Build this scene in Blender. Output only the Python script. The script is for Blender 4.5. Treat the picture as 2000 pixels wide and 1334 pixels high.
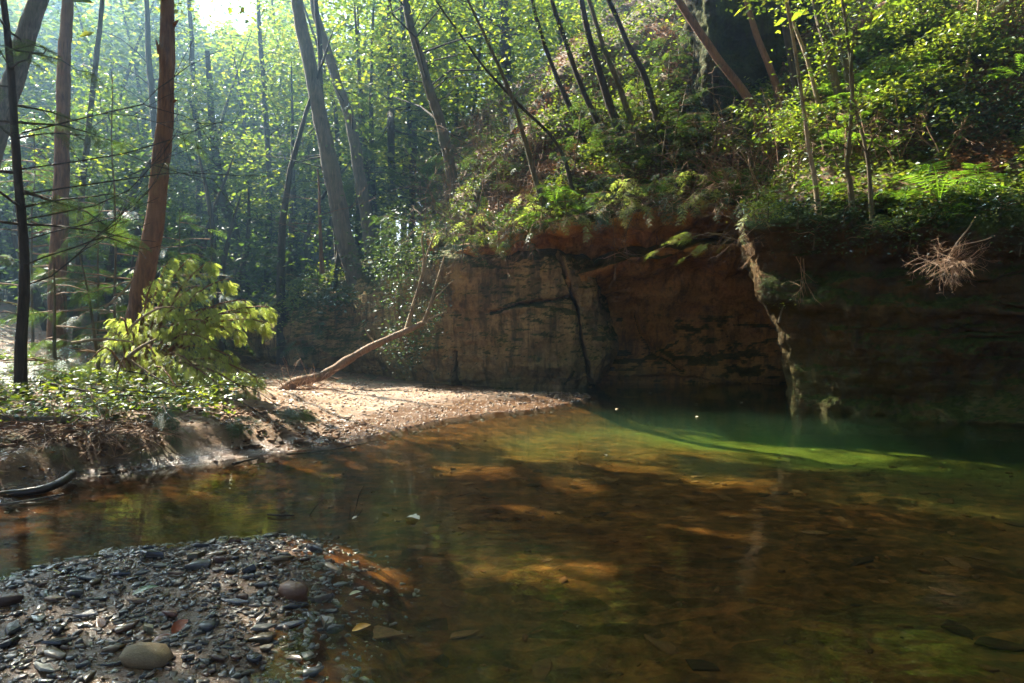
import bpy, math
import numpy as np
from mathutils import Vector, Matrix

# ------------------------------------------------------------------ camera, sky, sun, exposure
for o in list(bpy.data.objects): bpy.data.objects.remove(o)
SC = bpy.context.scene
COL = SC.collection
FPX, HOR, CAMZ = 1333.3, 641.0, 1.30      # photo: focal length and horizon row in pixels of the 2000 px frame, eye height

cam_d = bpy.data.cameras.new('camera'); cam = bpy.data.objects.new('camera', cam_d); COL.objects.link(cam)
cam_d.sensor_width = 36.0; cam_d.lens = 36.0 * FPX / 2000.0
cam_d.shift_y = -(667.0 - HOR) / 2000.0
cam_d.clip_start = 0.05; cam_d.clip_end = 500
cam.location = (0, 0, CAMZ); cam.rotation_euler = (math.radians(90), 0, 0)
SC.camera = cam

SUN_AZ, SUN_EL = math.radians(-48.0), math.radians(43.0)   # left of straight ahead, high behind the trees
S = np.array([math.sin(SUN_AZ) * math.cos(SUN_EL), math.cos(SUN_AZ) * math.cos(SUN_EL), math.sin(SUN_EL)])
sun_d = bpy.data.lights.new('sun', 'SUN'); sun = bpy.data.objects.new('sun', sun_d); COL.objects.link(sun)
sun_d.energy = 5.0; sun_d.angle = math.radians(0.53); sun_d.color = (1.0, 0.89, 0.70)
sun.rotation_euler = Vector(S).to_track_quat('Z', 'Y').to_euler()
sun.location = tuple(S * 60)

W = bpy.data.worlds.new('World'); SC.world = W; W.use_nodes = True
wn = W.node_tree.nodes; wl = W.node_tree.links
sky = wn.new('ShaderNodeTexSky'); sky.sky_type = 'NISHITA'; sky.sun_disc = False
sky.sun_elevation = SUN_EL; sky.sun_rotation = SUN_AZ; sky.dust_density = 3.5; sky.ozone_density = 0.4; sky.air_density = 0.8
wl.new(sky.outputs[0], wn['Background'].inputs[0]); wn['Background'].inputs[1].default_value = 0.05

SC.view_settings.view_transform = 'Standard'; SC.view_settings.look = 'None'
SC.view_settings.exposure = 3.12; SC.view_settings.gamma = 1.0; SC.view_settings.use_curve_mapping = False
SC.render.engine = 'CYCLES'
cy = SC.cycles
cy.max_bounces = 6; cy.diffuse_bounces = 4; cy.glossy_bounces = 2; cy.transmission_bounces = 4
cy.transparent_max_bounces = 8; cy.volume_bounces = 0
cy.caustics_reflective = False; cy.caustics_refractive = False
cy.sample_clamp_indirect = 3.0; cy.use_denoising = True; cy.denoiser = 'OPENIMAGEDENOISE'
cy.use_adaptive_sampling = True; cy.adaptive_threshold = 0.02

RNG = np.random.default_rng(11)
def at(px, py, Y):
    "a pixel of the photograph at depth Y metres -> a point of the place"
    return np.array([(px - 1000.0) / FPX * Y, Y, CAMZ - (py - HOR) / FPX * Y])

# ------------------------------------------------------------------ numeric helpers
def unit(v):
    v = np.asarray(v, float); return v / np.maximum(np.linalg.norm(v, axis=-1, keepdims=True), 1e-9)
def sstep(a, b, x):
    t = np.clip((x - a) / (b - a), 0, 1); return t * t * (3 - 2 * t)
def _hash(i, j, k, s):
    n = (i.astype(np.int64) * 73856093) ^ (j.astype(np.int64) * 19349663) ^ (k.astype(np.int64) * 83492791) ^ (s * 2654435761)
    n = (n ^ (n >> 13)) * 1274126177
    n = n & 0x7fffffff
    n = (n ^ (n >> 16)) & 0xffffff
    return n / float(0xffffff)
def vnoise(p, s=0):
    p = np.asarray(p, float); f = np.floor(p); t = p - f; t = t * t * (3 - 2 * t)
    i, j, k = (f[..., a].astype(np.int64) for a in range(3)); r = 0
    for a in (0, 1):
        for b in (0, 1):
            for c in (0, 1):
                w = (t[..., 0] if a else 1 - t[..., 0]) * (t[..., 1] if b else 1 - t[..., 1]) * (t[..., 2] if c else 1 - t[..., 2])
                r = r + w * _hash(i + a, j + b, k + c, s)
    return r * 2 - 1
def fbm(p, o=4, s=0, g=0.5):
    r = 0; a = 1.0; p = np.asarray(p, float)
    for q in range(o):
        r = r + a * vnoise(p, s + q * 17); p = p * 2.03 + 3.1; a *= g
    return r
def xy3(x, y, z=0.0): return np.stack([x, y, np.broadcast_to(z, np.shape(x))], -1)
def seg_dist(px, py, a, b):
    ax, ay = a; bx, by = b; dx, dy = bx - ax, by - ay
    t = np.clip(((px - ax) * dx + (py - ay) * dy) / (dx * dx + dy * dy + 1e-12), 0, 1)
    return np.hypot(px - ax - t * dx, py - ay - t * dy)
def sdist(px, py, poly):
    "signed distance to a polygon, positive inside"
    px = np.asarray(px, float); py = np.asarray(py, float)
    d = np.full(px.shape, 1e9); ins = np.zeros(px.shape, bool); n = len(poly)
    for i in range(n):
        a, b = poly[i], poly[(i + 1) % n]
        d = np.minimum(d, seg_dist(px, py, a, b))
        c = ((a[1] > py) != (b[1] > py)) & (px < (b[0] - a[0]) * (py - a[1]) / (b[1] - a[1] + 1e-12) + a[0])
        ins ^= c
    return np.where(ins, d, -d)
def spline(P, n):
    "Catmull-Rom through points along axis 0, resampled to n"
    P = np.asarray(P, float); m = len(P)
    t = np.linspace(0, m - 1 - 1e-9, n); i = np.floor(t).astype(int); f = (t - i).reshape((-1,) + (1,) * (P.ndim - 1))
    e = lambda k: P[np.clip(k, 0, m - 1)]
    p0, p1, p2, p3 = e(i - 1), e(i), e(i + 1), e(i + 2)
    return 0.5 * (2 * p1 + (p2 - p0) * f + (2 * p0 - 5 * p1 + 4 * p2 - p3) * f ** 2 + (3 * p1 - p0 - 3 * p2 + p3) * f ** 3)

# ------------------------------------------------------------------ mesh builder
class MB:
    def __init__(s): s.v = []; s.q = []; s.t = []; s.n = 0
    def add(s, v, f):
        v = np.asarray(v, float).reshape(-1, 3); f = np.asarray(f, np.int64)
        if len(v) == 0 or len(f) == 0: return s
        (s.q if f.shape[1] == 4 else s.t).append(f + s.n); s.v.append(v); s.n += len(v); return s
    def merge(s, o):
        for f in o.q: s.q.append(f + s.n)
        for f in o.t: s.t.append(f + s.n)
        s.v += o.v; s.n += o.n; return s
    def mesh(s, name, smooth=False):
        me = bpy.data.meshes.new(name)
        if s.n == 0: return me
        V = np.concatenate(s.v); Q = np.concatenate(s.q) if s.q else np.zeros((0, 4), int); T = np.concatenate(s.t) if s.t else np.zeros((0, 3), int)
        me.vertices.add(len(V)); me.vertices.foreach_set('co', V.astype(np.float32).ravel())
        nl = Q.size + T.size; me.loops.add(nl); me.polygons.add(len(Q) + len(T))
        me.loops.foreach_set('vertex_index', np.concatenate([Q.ravel(), T.ravel()]).astype(np.int32))
        st = np.concatenate([np.arange(len(Q)) * 4, Q.size + np.arange(len(T)) * 3]).astype(np.int32)
        me.polygons.foreach_set('loop_start', st)
        me.polygons.foreach_set('use_smooth', np.full(len(Q) + len(T), bool(smooth)))
        me.update(calc_edges=True); return me
    def build(s, name, mat, parent=None, smooth=False, kind=None, label=None, cat=None, group=None):
        return link(name, s.mesh(name, smooth), mat, parent, kind, label, cat, group)
def link(name, me, mat, parent=None, kind=None, label=None, cat=None, group=None):
    if mat is not None and len(me.materials) == 0: me.materials.append(mat)
    o = bpy.data.objects.new(name, me); COL.objects.link(o)
    if parent is not None:
        o.parent = parent; o.matrix_parent_inverse = Matrix.Translation(-parent.location) if parent.location.length else Matrix()
    return tag(o, label, cat, group, kind)
def tag(o, label=None, cat=None, group=None, kind=None):
    if kind: o['kind'] = kind
    if label: o['label'] = label
    if cat: o['category'] = cat
    if group: o['group'] = group
    return o
def thing(name, loc, label, cat, group=None):
    o = bpy.data.objects.new(name, None); o.empty_display_size = 0.1; o.location = tuple(loc); COL.objects.link(o)
    return tag(o, label, cat, group)
def inst(TV, TF, P, A, N, Sc):
    "many copies of a template (length along +Y, face up +Z) in one array pair"
    P = np.asarray(P, float).reshape(-1, 3); n = len(P)
    if n == 0: return np.zeros((0, 3)), np.zeros((0, TF.shape[1]), int)
    A = unit(np.broadcast_to(A, (n, 3))); N = np.broadcast_to(N, (n, 3)); N = unit(N - (N * A).sum(1, keepdims=True) * A); B = np.cross(A, N)
    Sc = np.broadcast_to(np.asarray(Sc, float).reshape(-1, 1) if np.ndim(Sc) < 2 else Sc, (n, 3) if np.ndim(Sc) == 2 else (n, 1))
    if Sc.shape[1] == 1: Sc = np.repeat(Sc, 3, 1)
    L = TV[None] * Sc[:, None, :]
    V = P[:, None] + L[..., 0:1] * B[:, None] + L[..., 1:2] * A[:, None] + L[..., 2:3] * N[:, None]
    F = TF[None] + (np.arange(n) * len(TV))[:, None, None]
    return V.reshape(-1, 3), F.reshape(-1, TF.shape[1])
def rdir(n, zmin=-1, zmax=1):
    z = RNG.uniform(zmin, zmax, n); a = RNG.uniform(0, 2 * math.pi, n); r = np.sqrt(np.maximum(0, 1 - z * z))
    return np.stack([r * np.cos(a), r * np.sin(a), z], 1)
def tube(mb, P, R, sides=8, rough=0.0, freq=3.0, seed=0):
    P = np.asarray(P, float); R = np.broadcast_to(np.asarray(R, float), (len(P),)); n = len(P)
    T = unit(np.gradient(P, axis=0)); up = np.array([0.31, 0.17, 0.93]) if abs(T[:, 2]).mean() < 0.8 else np.array([0.93, 0.21, 0.3])
    U = unit(np.cross(T, up)); Vv = np.cross(T, U)
    a = np.linspace(0, 2 * math.pi, sides, endpoint=False)
    D = np.cos(a)[None, :, None] * U[:, None] + np.sin(a)[None, :, None] * Vv[:, None]
    rr = R[:, None] * np.ones(sides)[None]
    if rough: rr = rr * (1 + rough * fbm((P[:, None] + D * R[:, None, None] * 1.0) * freq, 3, seed))
    V = P[:, None] + D * rr[..., None]
    i = np.arange(n - 1)[:, None] * sides; j = np.arange(sides)[None]; k = (j + 1) % sides
    F = np.stack([i + j, i + k, i + sides + k, i + sides + j], -1).reshape(-1, 4)
    mb.add(V, F)
    if sides > 4:
        c = np.concatenate([V[-1], P[-1:]]); mb.add(c, np.stack([np.arange(sides), (np.arange(sides) + 1) % sides, np.full(sides, sides)], 1))
    return mb
def segs(mb, A, B, ra, rb, sides=3):
    "many straight twigs at once"
    A = np.asarray(A, float).reshape(-1, 3); B = np.asarray(B, float).reshape(-1, 3); n = len(A)
    if n == 0: return mb
    T = unit(B - A); U = unit(np.cross(T, np.array([0.37, 0.51, 0.77]))); Vv = np.cross(T, U)
    a = np.linspace(0, 2 * math.pi, sides, endpoint=False)
    D = np.cos(a)[None, :, None] * U[:, None] + np.sin(a)[None, :, None] * Vv[:, None]
    ra = np.broadcast_to(ra, (n,)); rb = np.broadcast_to(rb, (n,))
    V = np.concatenate([A[:, None] + D * ra[:, None, None], B[:, None] + D * rb[:, None, None]], 1)
    j = np.arange(sides); k = (j + 1) % sides
    F = np.stack([j, k, k + sides, j + sides], 1)[None] + (np.arange(n) * 2 * sides)[:, None, None]
    return mb.add(V, F.reshape(-1, 4))

# ------------------------------------------------------------------ materials
def nmat(name):
    m = bpy.data.materials.new(name); m.use_nodes = True; nt = m.node_tree
    for n in list(nt.nodes): nt.nodes.remove(n)
    out = nt.nodes.new('ShaderNodeOutputMaterial'); return m, nt, out
class NT:
    def __init__(s, nt): s.nt = nt
    def n(s, t, **k):
        o = s.nt.nodes.new(t)
        for a, b in k.items():
            if a.startswith('i_'):
                key = a[2:]; key = int(key) if key.isdigit() else key
                o.inputs[key].default_value = b
            else: setattr(o, a, b)
        return o
    def l(s, a, b): s.nt.links.new(a, b)
    def noise(s, vec, scale, detail=4, rough=0.55, dist=0.0):
        o = s.n('ShaderNodeTexNoise'); o.inputs['Scale'].default_value = scale; o.inputs['Detail'].default_value = detail
        o.inputs['Roughness'].default_value = rough; o.inputs['Distortion'].default_value = dist
        if vec is not None: s.l(vec, o.inputs['Vector'])
        return o.outputs[0]
    def ramp(s, f, stops, interp='LINEAR'):
        o = s.n('ShaderNodeValToRGB'); e = o.color_ramp; e.interpolation = interp
        while len(e.elements) < len(stops): e.elements.new(0.5)
        for q, (p, c) in zip(e.elements, stops):
            q.position = p; q.color = (c, c, c, 1) if np.isscalar(c) else tuple(c) + (1,)
        s.l(f, o.inputs[0]); return o.outputs[0]
    def mix(s, f, a, b, mode='MIX'):
        o = s.n('ShaderNodeMix', data_type='RGBA', blend_type=mode)
        for v, i in ((f, 0), (a, 6), (b, 7)):
            if hasattr(v, 'links'): s.l(v, o.inputs[i])
            else: o.inputs[i].default_value = v if np.isscalar(v) else tuple(v) + (1,)
        return o.outputs[2]
    def math(s, op, a, b=0.0):
        o = s.n('ShaderNodeMath', operation=op)
        for v, i in ((a, 0), (b, 1)):
            if hasattr(v, 'links'): s.l(v, o.inputs[i])
            else: o.inputs[i].default_value = v
        return o.outputs[0]
    def scalevec(s, vec, sc):
        o = s.n('ShaderNodeMapping'); o.inputs['Scale'].default_value = sc; s.l(vec, o.inputs[0]); return o.outputs[0]
    def bump(s, h, strength=0.5, dist=0.02):
        o = s.n('ShaderNodeBump'); o.inputs['Strength'].default_value = strength; o.inputs['Distance'].default_value = dist; s.l(h, o.inputs['Height']); return o.outputs[0]
def pos(t): return t.n('ShaderNodeNewGeometry').outputs['Position']
def objco(t): return t.n('ShaderNodeTexCoord').outputs['Object']
def surf(t, out, col, rough=0.7, normal=None, spec=0.4):
    p = t.n('ShaderNodeBsdfPrincipled')
    for v, i in ((col, 'Base Color'), (rough, 'Roughness'), (spec, 'Specular IOR Level')):
        if hasattr(v, 'links'): t.l(v, p.inputs[i])
        else: p.inputs[i].default_value = v if np.isscalar(v) else tuple(v) + (1,)
    if normal is not None: t.l(normal, p.inputs['Normal'])
    t.l(p.outputs[0], out.inputs[0]); return p

def mat_leaf(name, cols, trans_tint=(1.25, 1.3, 0.55), trans=0.5, rough=0.45, gloss=0.06, clump=0.55, cw=0.55):
    "leaf: diffuse + translucent, hue varied leaf by leaf and patch by patch"
    m, nt, out = nmat(name); t = NT(nt)
    rnd = t.n('ShaderNodeNewGeometry').outputs['Random Per Island']
    big = t.noise(pos(t), clump, 2)
    f = t.math('ADD', t.math('MULTIPLY', rnd, 1.1 - cw), t.math('MULTIPLY', big, cw))
    n = len(cols); c = t.ramp(f, [(0.18 + 0.68 * i / (n - 1), k) for i, k in enumerate(cols)])
    d = t.n('ShaderNodeBsdfDiffuse'); t.l(c, d.inputs[0])
    tr = t.n('ShaderNodeBsdfTranslucent'); t.l(t.mix(1.0, c, trans_tint, 'MULTIPLY'), tr.inputs[0])
    mx = t.n('ShaderNodeMixShader'); mx.inputs[0].default_value = trans; t.l(d.outputs[0], mx.inputs[1]); t.l(tr.outputs[0], mx.inputs[2])
    g = t.n('ShaderNodeBsdfGlossy'); g.inputs[0].default_value = (0.9, 0.95, 1, 1); g.inputs['Roughness'].default_value = rough
    m2 = t.n('ShaderNodeMixShader'); m2.inputs[0].default_value = gloss; t.l(mx.outputs[0], m2.inputs[1]); t.l(g.outputs[0], m2.inputs[2])
    t.l(m2.outputs[0], out.inputs[0]); return m
def mat_bark(name, a, b, moss=0.0, scale=6.0):
    m, nt, out = nmat(name); t = NT(nt); p = pos(t)
    v = t.scalevec(p, (1.0, 1.0, 0.16)); n1 = t.noise(v, scale * 4, 5, 0.6, 0.6); n2 = t.noise(p, 1.7, 3)
    c = t.ramp(n1, [(0.3, [x * 0.35 for x in a]), (0.5, a), (0.72, b)])
    c = t.mix(t.ramp(n2, [(0.35, 0.0), (0.7, 0.65)]), c, b)
    if moss: c = t.mix(t.ramp(t.noise(p, 3.1, 4), [(0.5 - 0.1 * moss, 0.0), (0.72, moss)]), c, (0.05, 0.075, 0.018))
    surf(t, out, c, 0.85, t.bump(n1, 0.9, 0.03), 0.25); return m
def mat_plain(name, a, b, scale=8.0, rough=0.8, bump=0.3, spec=0.3, dist=0.01):
    m, nt, out = nmat(name); t = NT(nt); n = t.noise(objco(t), scale, 5, 0.6)
    surf(t, out, t.ramp(n, [(0.3, a), (0.7, b)]), rough, t.bump(n, bump, dist), spec); return m
def mat_stone(name, cols, rough=(0.12, 0.4), island=False, spec=0.6):
    "wet river stones: colour by stone, darker and glossier where wet"
    m, nt, out = nmat(name); t = NT(nt)
    rnd = t.n('ShaderNodeNewGeometry').outputs['Random Per Island'] if island else t.n('ShaderNodeObjectInfo').outputs['Random']
    n = t.noise(pos(t), 30, 5, 0.65); n2 = t.noise(pos(t), 7, 3)
    k = len(cols); c = t.ramp(rnd, [(i / k, q) for i, q in enumerate(cols)], 'CONSTANT')
    c = t.mix(1.0, c, t.ramp(n, [(0.25, 0.55), (0.75, 1.25)]), 'MULTIPLY')
    r = t.ramp(n2, [(0.35, rough[0]), (0.65, rough[1])])
    surf(t, out, c, r, t.bump(n, 0.35, 0.006), spec); return m
# ------------------------------------------------------------------ the lie of the land
def g2(px, py): Y = CAMZ * FPX / (py - HOR); return ((px - 1000.0) / FPX * Y, Y)     # pixel of the water plane -> x, y
SHORE = [g2(*p) for p in ((-420, 1075), (-150, 1030), (0, 985), (140, 940), (250, 925), (330, 915), (500, 892), (600, 880), (690, 862), (760, 846), (850, 822), (950, 808), (1060, 798), (1130, 784), (1165, 774), (1140, 768), (1080, 766), (1010, 764.5), (960, 764))] \
        + [(-0.2, 16.5), (-4, 19), (-10, 24), (-16, 60), (-120, 60), (-120, -40), (-14, -40), (-6.0, 0.0)]
NEAR = [g2(*p) for p in ((-300, 1190), (0, 1126), (120, 1090), (250, 1066), (400, 1052), (520, 1042), (590, 1046), (622, 1075), (640, 1130), (625, 1180), (600, 1240), (565, 1330))] + [(-0.78, 2.1), (-0.9, 1.2), (-2.6, 0.4), (-6, 0.6)]
LIP = [(-14, 30), (-9.4, 23.0), (-5.9, 18.6), (-3.9, 17.6), (-1.4, 16.0), (0, 15.3), (1.5, 15.6), (1.9, 17.0), (6.4, 17.0), (6.6, 15.2), (6.2, 12.8), (5.7, 11.7), (5.9, 10.9), (7.3, 10.1), (9.6, 8.9), (14, 7.4), (30, 4), (120, -20), (120, 120), (-30, 120), (-14, 40)]
LIPZ = ([-12, -8.6, -5.9, -3.9, -1.4, 0, 2, 4.2, 6, 8, 12, 30], [0.4, 0.8, 1.9, 2.5, 2.7, 3.0, 3.4, 3.4, 3.0, 2.8, 2.7, 2.6])
SLOPE = ([-12, -6, -3.5, -1, 1, 3, 6, 12, 30], [0.05, 0.12, 0.22, 0.42, 0.72, 1.05, 1.15, 1.1, 1.0])
def height(x, y, detail=True):
    x = np.asarray(x, float); y = np.asarray(y, float)
    ds = sdist(x, y, SHORE); dn = sdist(x, y, NEAR); dl = sdist(x, y, LIP)
    wob = fbm(xy3(x * 0.7, y * 0.7), 3, 3)
    bank = sstep(-2.0, -3.7, x) * sstep(12.5, 9.5, y)
    # left bank with its eroded edge; flat sand and gravel bar
    zb = 0.30 * sstep(0.02, 0.55 + 0.25 * wob, ds) + 0.055 * np.maximum(ds - 0.4, 0) + (0.05 * wob + 0.06 * fbm(xy3(x * 2.6, y * 2.6), 3, 4)) * sstep(0.1, 0.7, ds)
    zr = 0.06 * np.minimum(np.maximum(ds, 0), 1.6) + 0.02 * wob * sstep(0.0, 0.8, ds) + 0.03 * np.maximum(ds - 2.6, 0)
    land = bank * zb + (1 - bank) * zr
    land = land + 0.16 * np.maximum(-x - 7, 0) * sstep(6, 12, y) + 0.05 * np.maximum(y - 13, 0) * sstep(-2, -5, x)
    far = 0.62 * np.maximum(y - 27, 0); far = 27 * (1 - np.exp(-far / 27.0))
    land = land + far
    rear = 4.5 * (1 - np.exp(-np.maximum(-y - 2.5 - 0.6 * wob, 0) * 0.6 / 4.5)) + 8 * (1 - np.exp(-np.maximum(x - 9.5, 0) * 0.8 / 8)) * sstep(7, 4, y)  # unseen rise behind and right of the camera, added to cut sky light
    # stream bed and pool
    q = np.maximum(-ds, 0); pool = 0.40 * np.exp(-(((x - 6.2) / 4.6) ** 2 + ((y - 12.0) / 4.3) ** 2))
    bed = -np.minimum(0.10 * q + 0.03, 0.16 + 0.05 * wob) - pool * sstep(0, 1.2, q) - 0.05 * sstep(1, 5, x) - 0.03
    z = np.where(ds > 0, land, bed)
    zn = 0.048 * sstep(-0.02, 0.35, dn) + 0.012 * wob - 0.02
    z = np.where((ds < 0) & (dn > -0.35), np.maximum(z, np.where(dn > 0, zn, -0.02 - 0.32 * (-dn))), z)
    # slope above the cliffs
    lz = np.interp(x, *LIPZ); sl = np.interp(x, *SLOPE); d2 = np.maximum(dl - 0.35, 0)
    hill = lz * sstep(0.0, 0.4, dl) + sl * 16 * (1 - np.exp(-d2 / 16.0)) + far * 0.5 + 0.35 * fbm(xy3(x * 0.55, y * 0.55, 5.0), 3, 9) * sstep(0.3, 2, dl)
    z = np.where(dl > 0, np.maximum(z, hill - 0.6 * (1 - sstep(0, 0.5, dl))), z)
    z = np.where(rear > 0.01, np.maximum(z, rear - 0.3), z)
    if detail: z = z + 0.018 * fbm(xy3(x * 4, y * 4), 4, 21) * sstep(-0.3, 0.6, np.maximum(ds, dl)) + 0.006 * fbm(xy3(x * 9, y * 9), 3, 22)
    return z
def hz(x, y): return float(height(np.array([x]), np.array([y]))[0])
def on(px, py, Y):
    "the point of the ground under a pixel at a depth"
    p = at(px, py, Y); return np.array([p[0], p[1], hz(p[0], p[1])])

def mat_ground():
    m, nt, out = nmat('ground'); t = NT(nt); p = pos(t)
    a = t.n('ShaderNodeVertexColor', layer_name='cover'); sep = t.n('ShaderNodeSeparateColor'); t.l(a.outputs[0], sep.inputs[0])
    n1 = t.noise(p, 2.2, 5, 0.6); n2 = t.noise(p, 28, 5, 0.65); n3 = t.noise(p, 9, 4, 0.6, 0.5)
    sand = t.ramp(n1, [(0.3, (0.15, 0.085, 0.045)), (0.55, (0.23, 0.145, 0.085)), (0.75, (0.29, 0.205, 0.135))])
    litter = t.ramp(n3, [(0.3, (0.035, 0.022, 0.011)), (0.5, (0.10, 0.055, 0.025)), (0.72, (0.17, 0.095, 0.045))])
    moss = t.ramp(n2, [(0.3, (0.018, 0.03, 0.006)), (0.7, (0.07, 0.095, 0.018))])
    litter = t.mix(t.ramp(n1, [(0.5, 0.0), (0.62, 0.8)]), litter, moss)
    bedc = t.ramp(n3, [(0.28, (0.026, 0.0088, 0.0025)), (0.5, (0.075, 0.0265, 0.0065)), (0.72, (0.135, 0.051, 0.012))])
    deep = t.ramp(n1, [(0.35, (0.13, 0.125, 0.03)), (0.7, (0.21, 0.20, 0.05))])
    vo = t.n('ShaderNodeTexVoronoi'); vo.inputs['Scale'].default_value = 7.0; vo.inputs['Randomness'].default_value = 1.0; t.l(t.scalevec(t.mix(0.06, p, t.n('ShaderNodeTexNoise', i_2=3.0).outputs['Color']), (0.75, 1.25, 1.0)), vo.inputs['Vector'])
    sv = t.n('ShaderNodeSeparateColor'); t.l(vo.outputs['Color'], sv.inputs[0]); flake = sv.outputs[0]
    bedc = t.mix(1.0, bedc, t.ramp(flake, [(0.0, 0.5), (0.55, 1.0), (1.0, 1.45)]), 'MULTIPLY')                 # slate flakes under silt
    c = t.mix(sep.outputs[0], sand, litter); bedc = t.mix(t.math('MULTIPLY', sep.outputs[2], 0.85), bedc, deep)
    c = t.mix(sep.outputs[1], c, bedc)
    sz = t.n('ShaderNodeSeparateXYZ'); t.l(p, sz.inputs[0])
    wet = t.ramp(t.math('ADD', sz.outputs[2], t.math('MULTIPLY', n1, 0.05)), [(0.0, 1.0), (0.075, 1.0), (0.14, 0.0)])
    wet = t.math('MULTIPLY', wet, t.math('SUBTRACT', 1.0, sep.outputs[1]))
    c = t.mix(wet, c, t.mix(1.0, c, (0.55, 0.5, 0.48), 'MULTIPLY'))
    r = t.mix(wet, (0.85,) * 3, (0.22,) * 3)
    surf(t, out, c, r, t.bump(t.math('ADD', t.math('ADD', n2, t.math('MULTIPLY', n3, 0.7)), t.math('MULTIPLY', t.math('MULTIPLY', flake, sep.outputs[1]), 1.2)), 0.6, 0.03), t.math('SUBTRACT', 0.42, t.math('MULTIPLY', sep.outputs[1], 0.41))); return m
def mat_rock(name, tones, moss=0.7, algae=0.5, strata=0.3, stain=0.85):
    m, nt, out = nmat(name); t = NT(nt); p = pos(t)
    g = t.n('ShaderNodeNewGeometry'); sx = t.n('ShaderNodeSeparateXYZ'); t.l(g.outputs['True Normal'], sx.inputs[0])
    pz = t.n('ShaderNodeSeparateXYZ'); t.l(p, pz.inputs[0])
    nb = t.noise(p, 0.9, 5, 0.6, 0.4); ns = t.noise(t.scalevec(p, (0.25, 0.25, 2.6)), 2.2, 5, 0.6, 0.35); nf = t.noise(p, 14, 6, 0.68)
    nv = t.noise(t.scalevec(p, (3.0, 3.0, 0.45)), 1.6, 5, 0.65, 0.3)
    k = len(tones); c = t.ramp(t.math('ADD', t.math('MULTIPLY', nb, 1 - strata), t.math('MULTIPLY', ns, strata)), [(0.28 + 0.44 * i / (k - 1), q) for i, q in enumerate(tones)])
    c = t.mix(1.0, c, t.ramp(nf, [(0.25, 0.5), (0.5, 1.0), (0.75, 1.3)]), 'MULTIPLY')
    c = t.mix(t.ramp(nv, [(0.48, 0.0), (0.62, stain)]), c, (0.045, 0.036, 0.028))                       # dark seep stains
    low = t.ramp(pz.outputs[2], [(0.0, 1.0), (1.0, 0.25)]); low2 = t.math('MULTIPLY', low, t.ramp(t.noise(p, 1.4, 4), [(0.35, 0.0), (0.6, algae)]))
    c = t.mix(low2, c, (0.13, 0.14, 0.05))                                                               # green algae film near the water
    mo = t.ramp(t.math('ADD', sx.outputs[2], t.math('MULTIPLY', t.noise(p, 5, 4), 0.8)), [(0.62, 0.0), (0.85, moss)])
    c = t.mix(mo, c, t.ramp(nf, [(0.3, (0.014, 0.022, 0.005)), (0.7, (0.06, 0.08, 0.016))]))
    surf(t, out, c, 0.82, t.bump(t.math('ADD', nf, t.math('ADD', ns, t.math('MULTIPLY', nv, 0.5))), 0.85, 0.07), 0.10); return m

M_GROUND = mat_ground()
xs = np.concatenate([np.linspace(-110, -14, 40, endpoint=False), np.linspace(-14, -6, 56, endpoint=False), np.linspace(-6, 8, 185, endpoint=False), np.linspace(8, 14, 30, endpoint=False), np.linspace(14, 100, 36)])
ys = np.concatenate([np.linspace(-18, 1, 16, endpoint=False), np.linspace(1, 12, 170, endpoint=False), np.linspace(12, 26, 70, endpoint=False), np.linspace(26, 110, 50)])
GX, GY = np.meshgrid(xs, ys); GZ = height(GX, GY)
nx, ny = len(xs), len(ys); ii = (np.arange(ny - 1)[:, None] * nx + np.arange(nx - 1)[None])
gmb = MB().add(np.stack([GX, GY, GZ], -1), np.stack([ii, ii + 1, ii + nx + 1, ii + nx], -1).reshape(-1, 4))
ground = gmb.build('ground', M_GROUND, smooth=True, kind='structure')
ds = sdist(GX, GY, SHORE).ravel(); dl = sdist(GX, GY, LIP).ravel(); gx, gy = GX.ravel(), GY.ravel()
litter_shade = np.maximum(sstep(0.5, 1.6, ds + 0.5 * fbm(xy3(gx, gy), 3, 31)) * np.maximum(sstep(-3.4, -4.4, gx + 0.25 * (gy - 8)), sstep(13.6, 15, gy)), sstep(0, 0.3, dl))
litter_shade = np.maximum(litter_shade, 0.85 * sstep(-2.9, -3.5, gx) * (gy < 7.4) * sstep(0.9, 0.3, ds + 0.4 * fbm(xy3(gx * 2, gy * 2), 3, 33)) * (ds > 0)); und = (GZ.ravel() < 0.0) * 1.0; dp = sstep(0.14, 0.72, -GZ.ravel() + 0.10 * fbm(xy3(gx * 0.8, gy * 0.8), 3, 34))  # bank front: dark humus cover, its shade also put into this tone
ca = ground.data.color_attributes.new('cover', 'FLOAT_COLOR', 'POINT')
ca.data.foreach_set('color', np.stack([litter_shade, und, dp, np.ones_like(litter_shade)], 1).astype(np.float32).ravel())

# ------------------------------------------------------------------ cliffs
def rock_sheet(ctrl, nu, nv, disp, tweak=None):
    C = np.array([[at(*q) for q in col] for col in ctrl])                  # columns x rows x 3
    G = spline(C, nu); G = spline(G.transpose(1, 0, 2), nv).transpose(1, 0, 2)
    du = np.gradient(G, axis=0); dv = np.gradient(G, axis=1); N = unit(np.cross(du, dv)); N[N[..., 1] > 0.6] *= 1
    d = disp(G); 
    if tweak is not None: d = d + tweak(G)
    G = G + N * d[..., None]
    i = (np.arange(nu - 1)[:, None] * nv + np.arange(nv - 1)[None])
    F = np.stack([i, i + nv, i + nv + 1, i + 1], -1).reshape(-1, 4)
    return MB().add(G, F)
def proj(G): return 1000 + FPX * G[..., 0] / G[..., 1], HOR + FPX * (CAMZ - G[..., 2]) / G[..., 1]
def line_px(G, pts, w):
    u, v = proj(G); d = np.full(u.shape, 1e9)
    for a, b in zip(pts[:-1], pts[1:]): d = np.minimum(d, seg_dist(u, v, a, b))
    return np.exp(-(d / w) ** 2)
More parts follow.
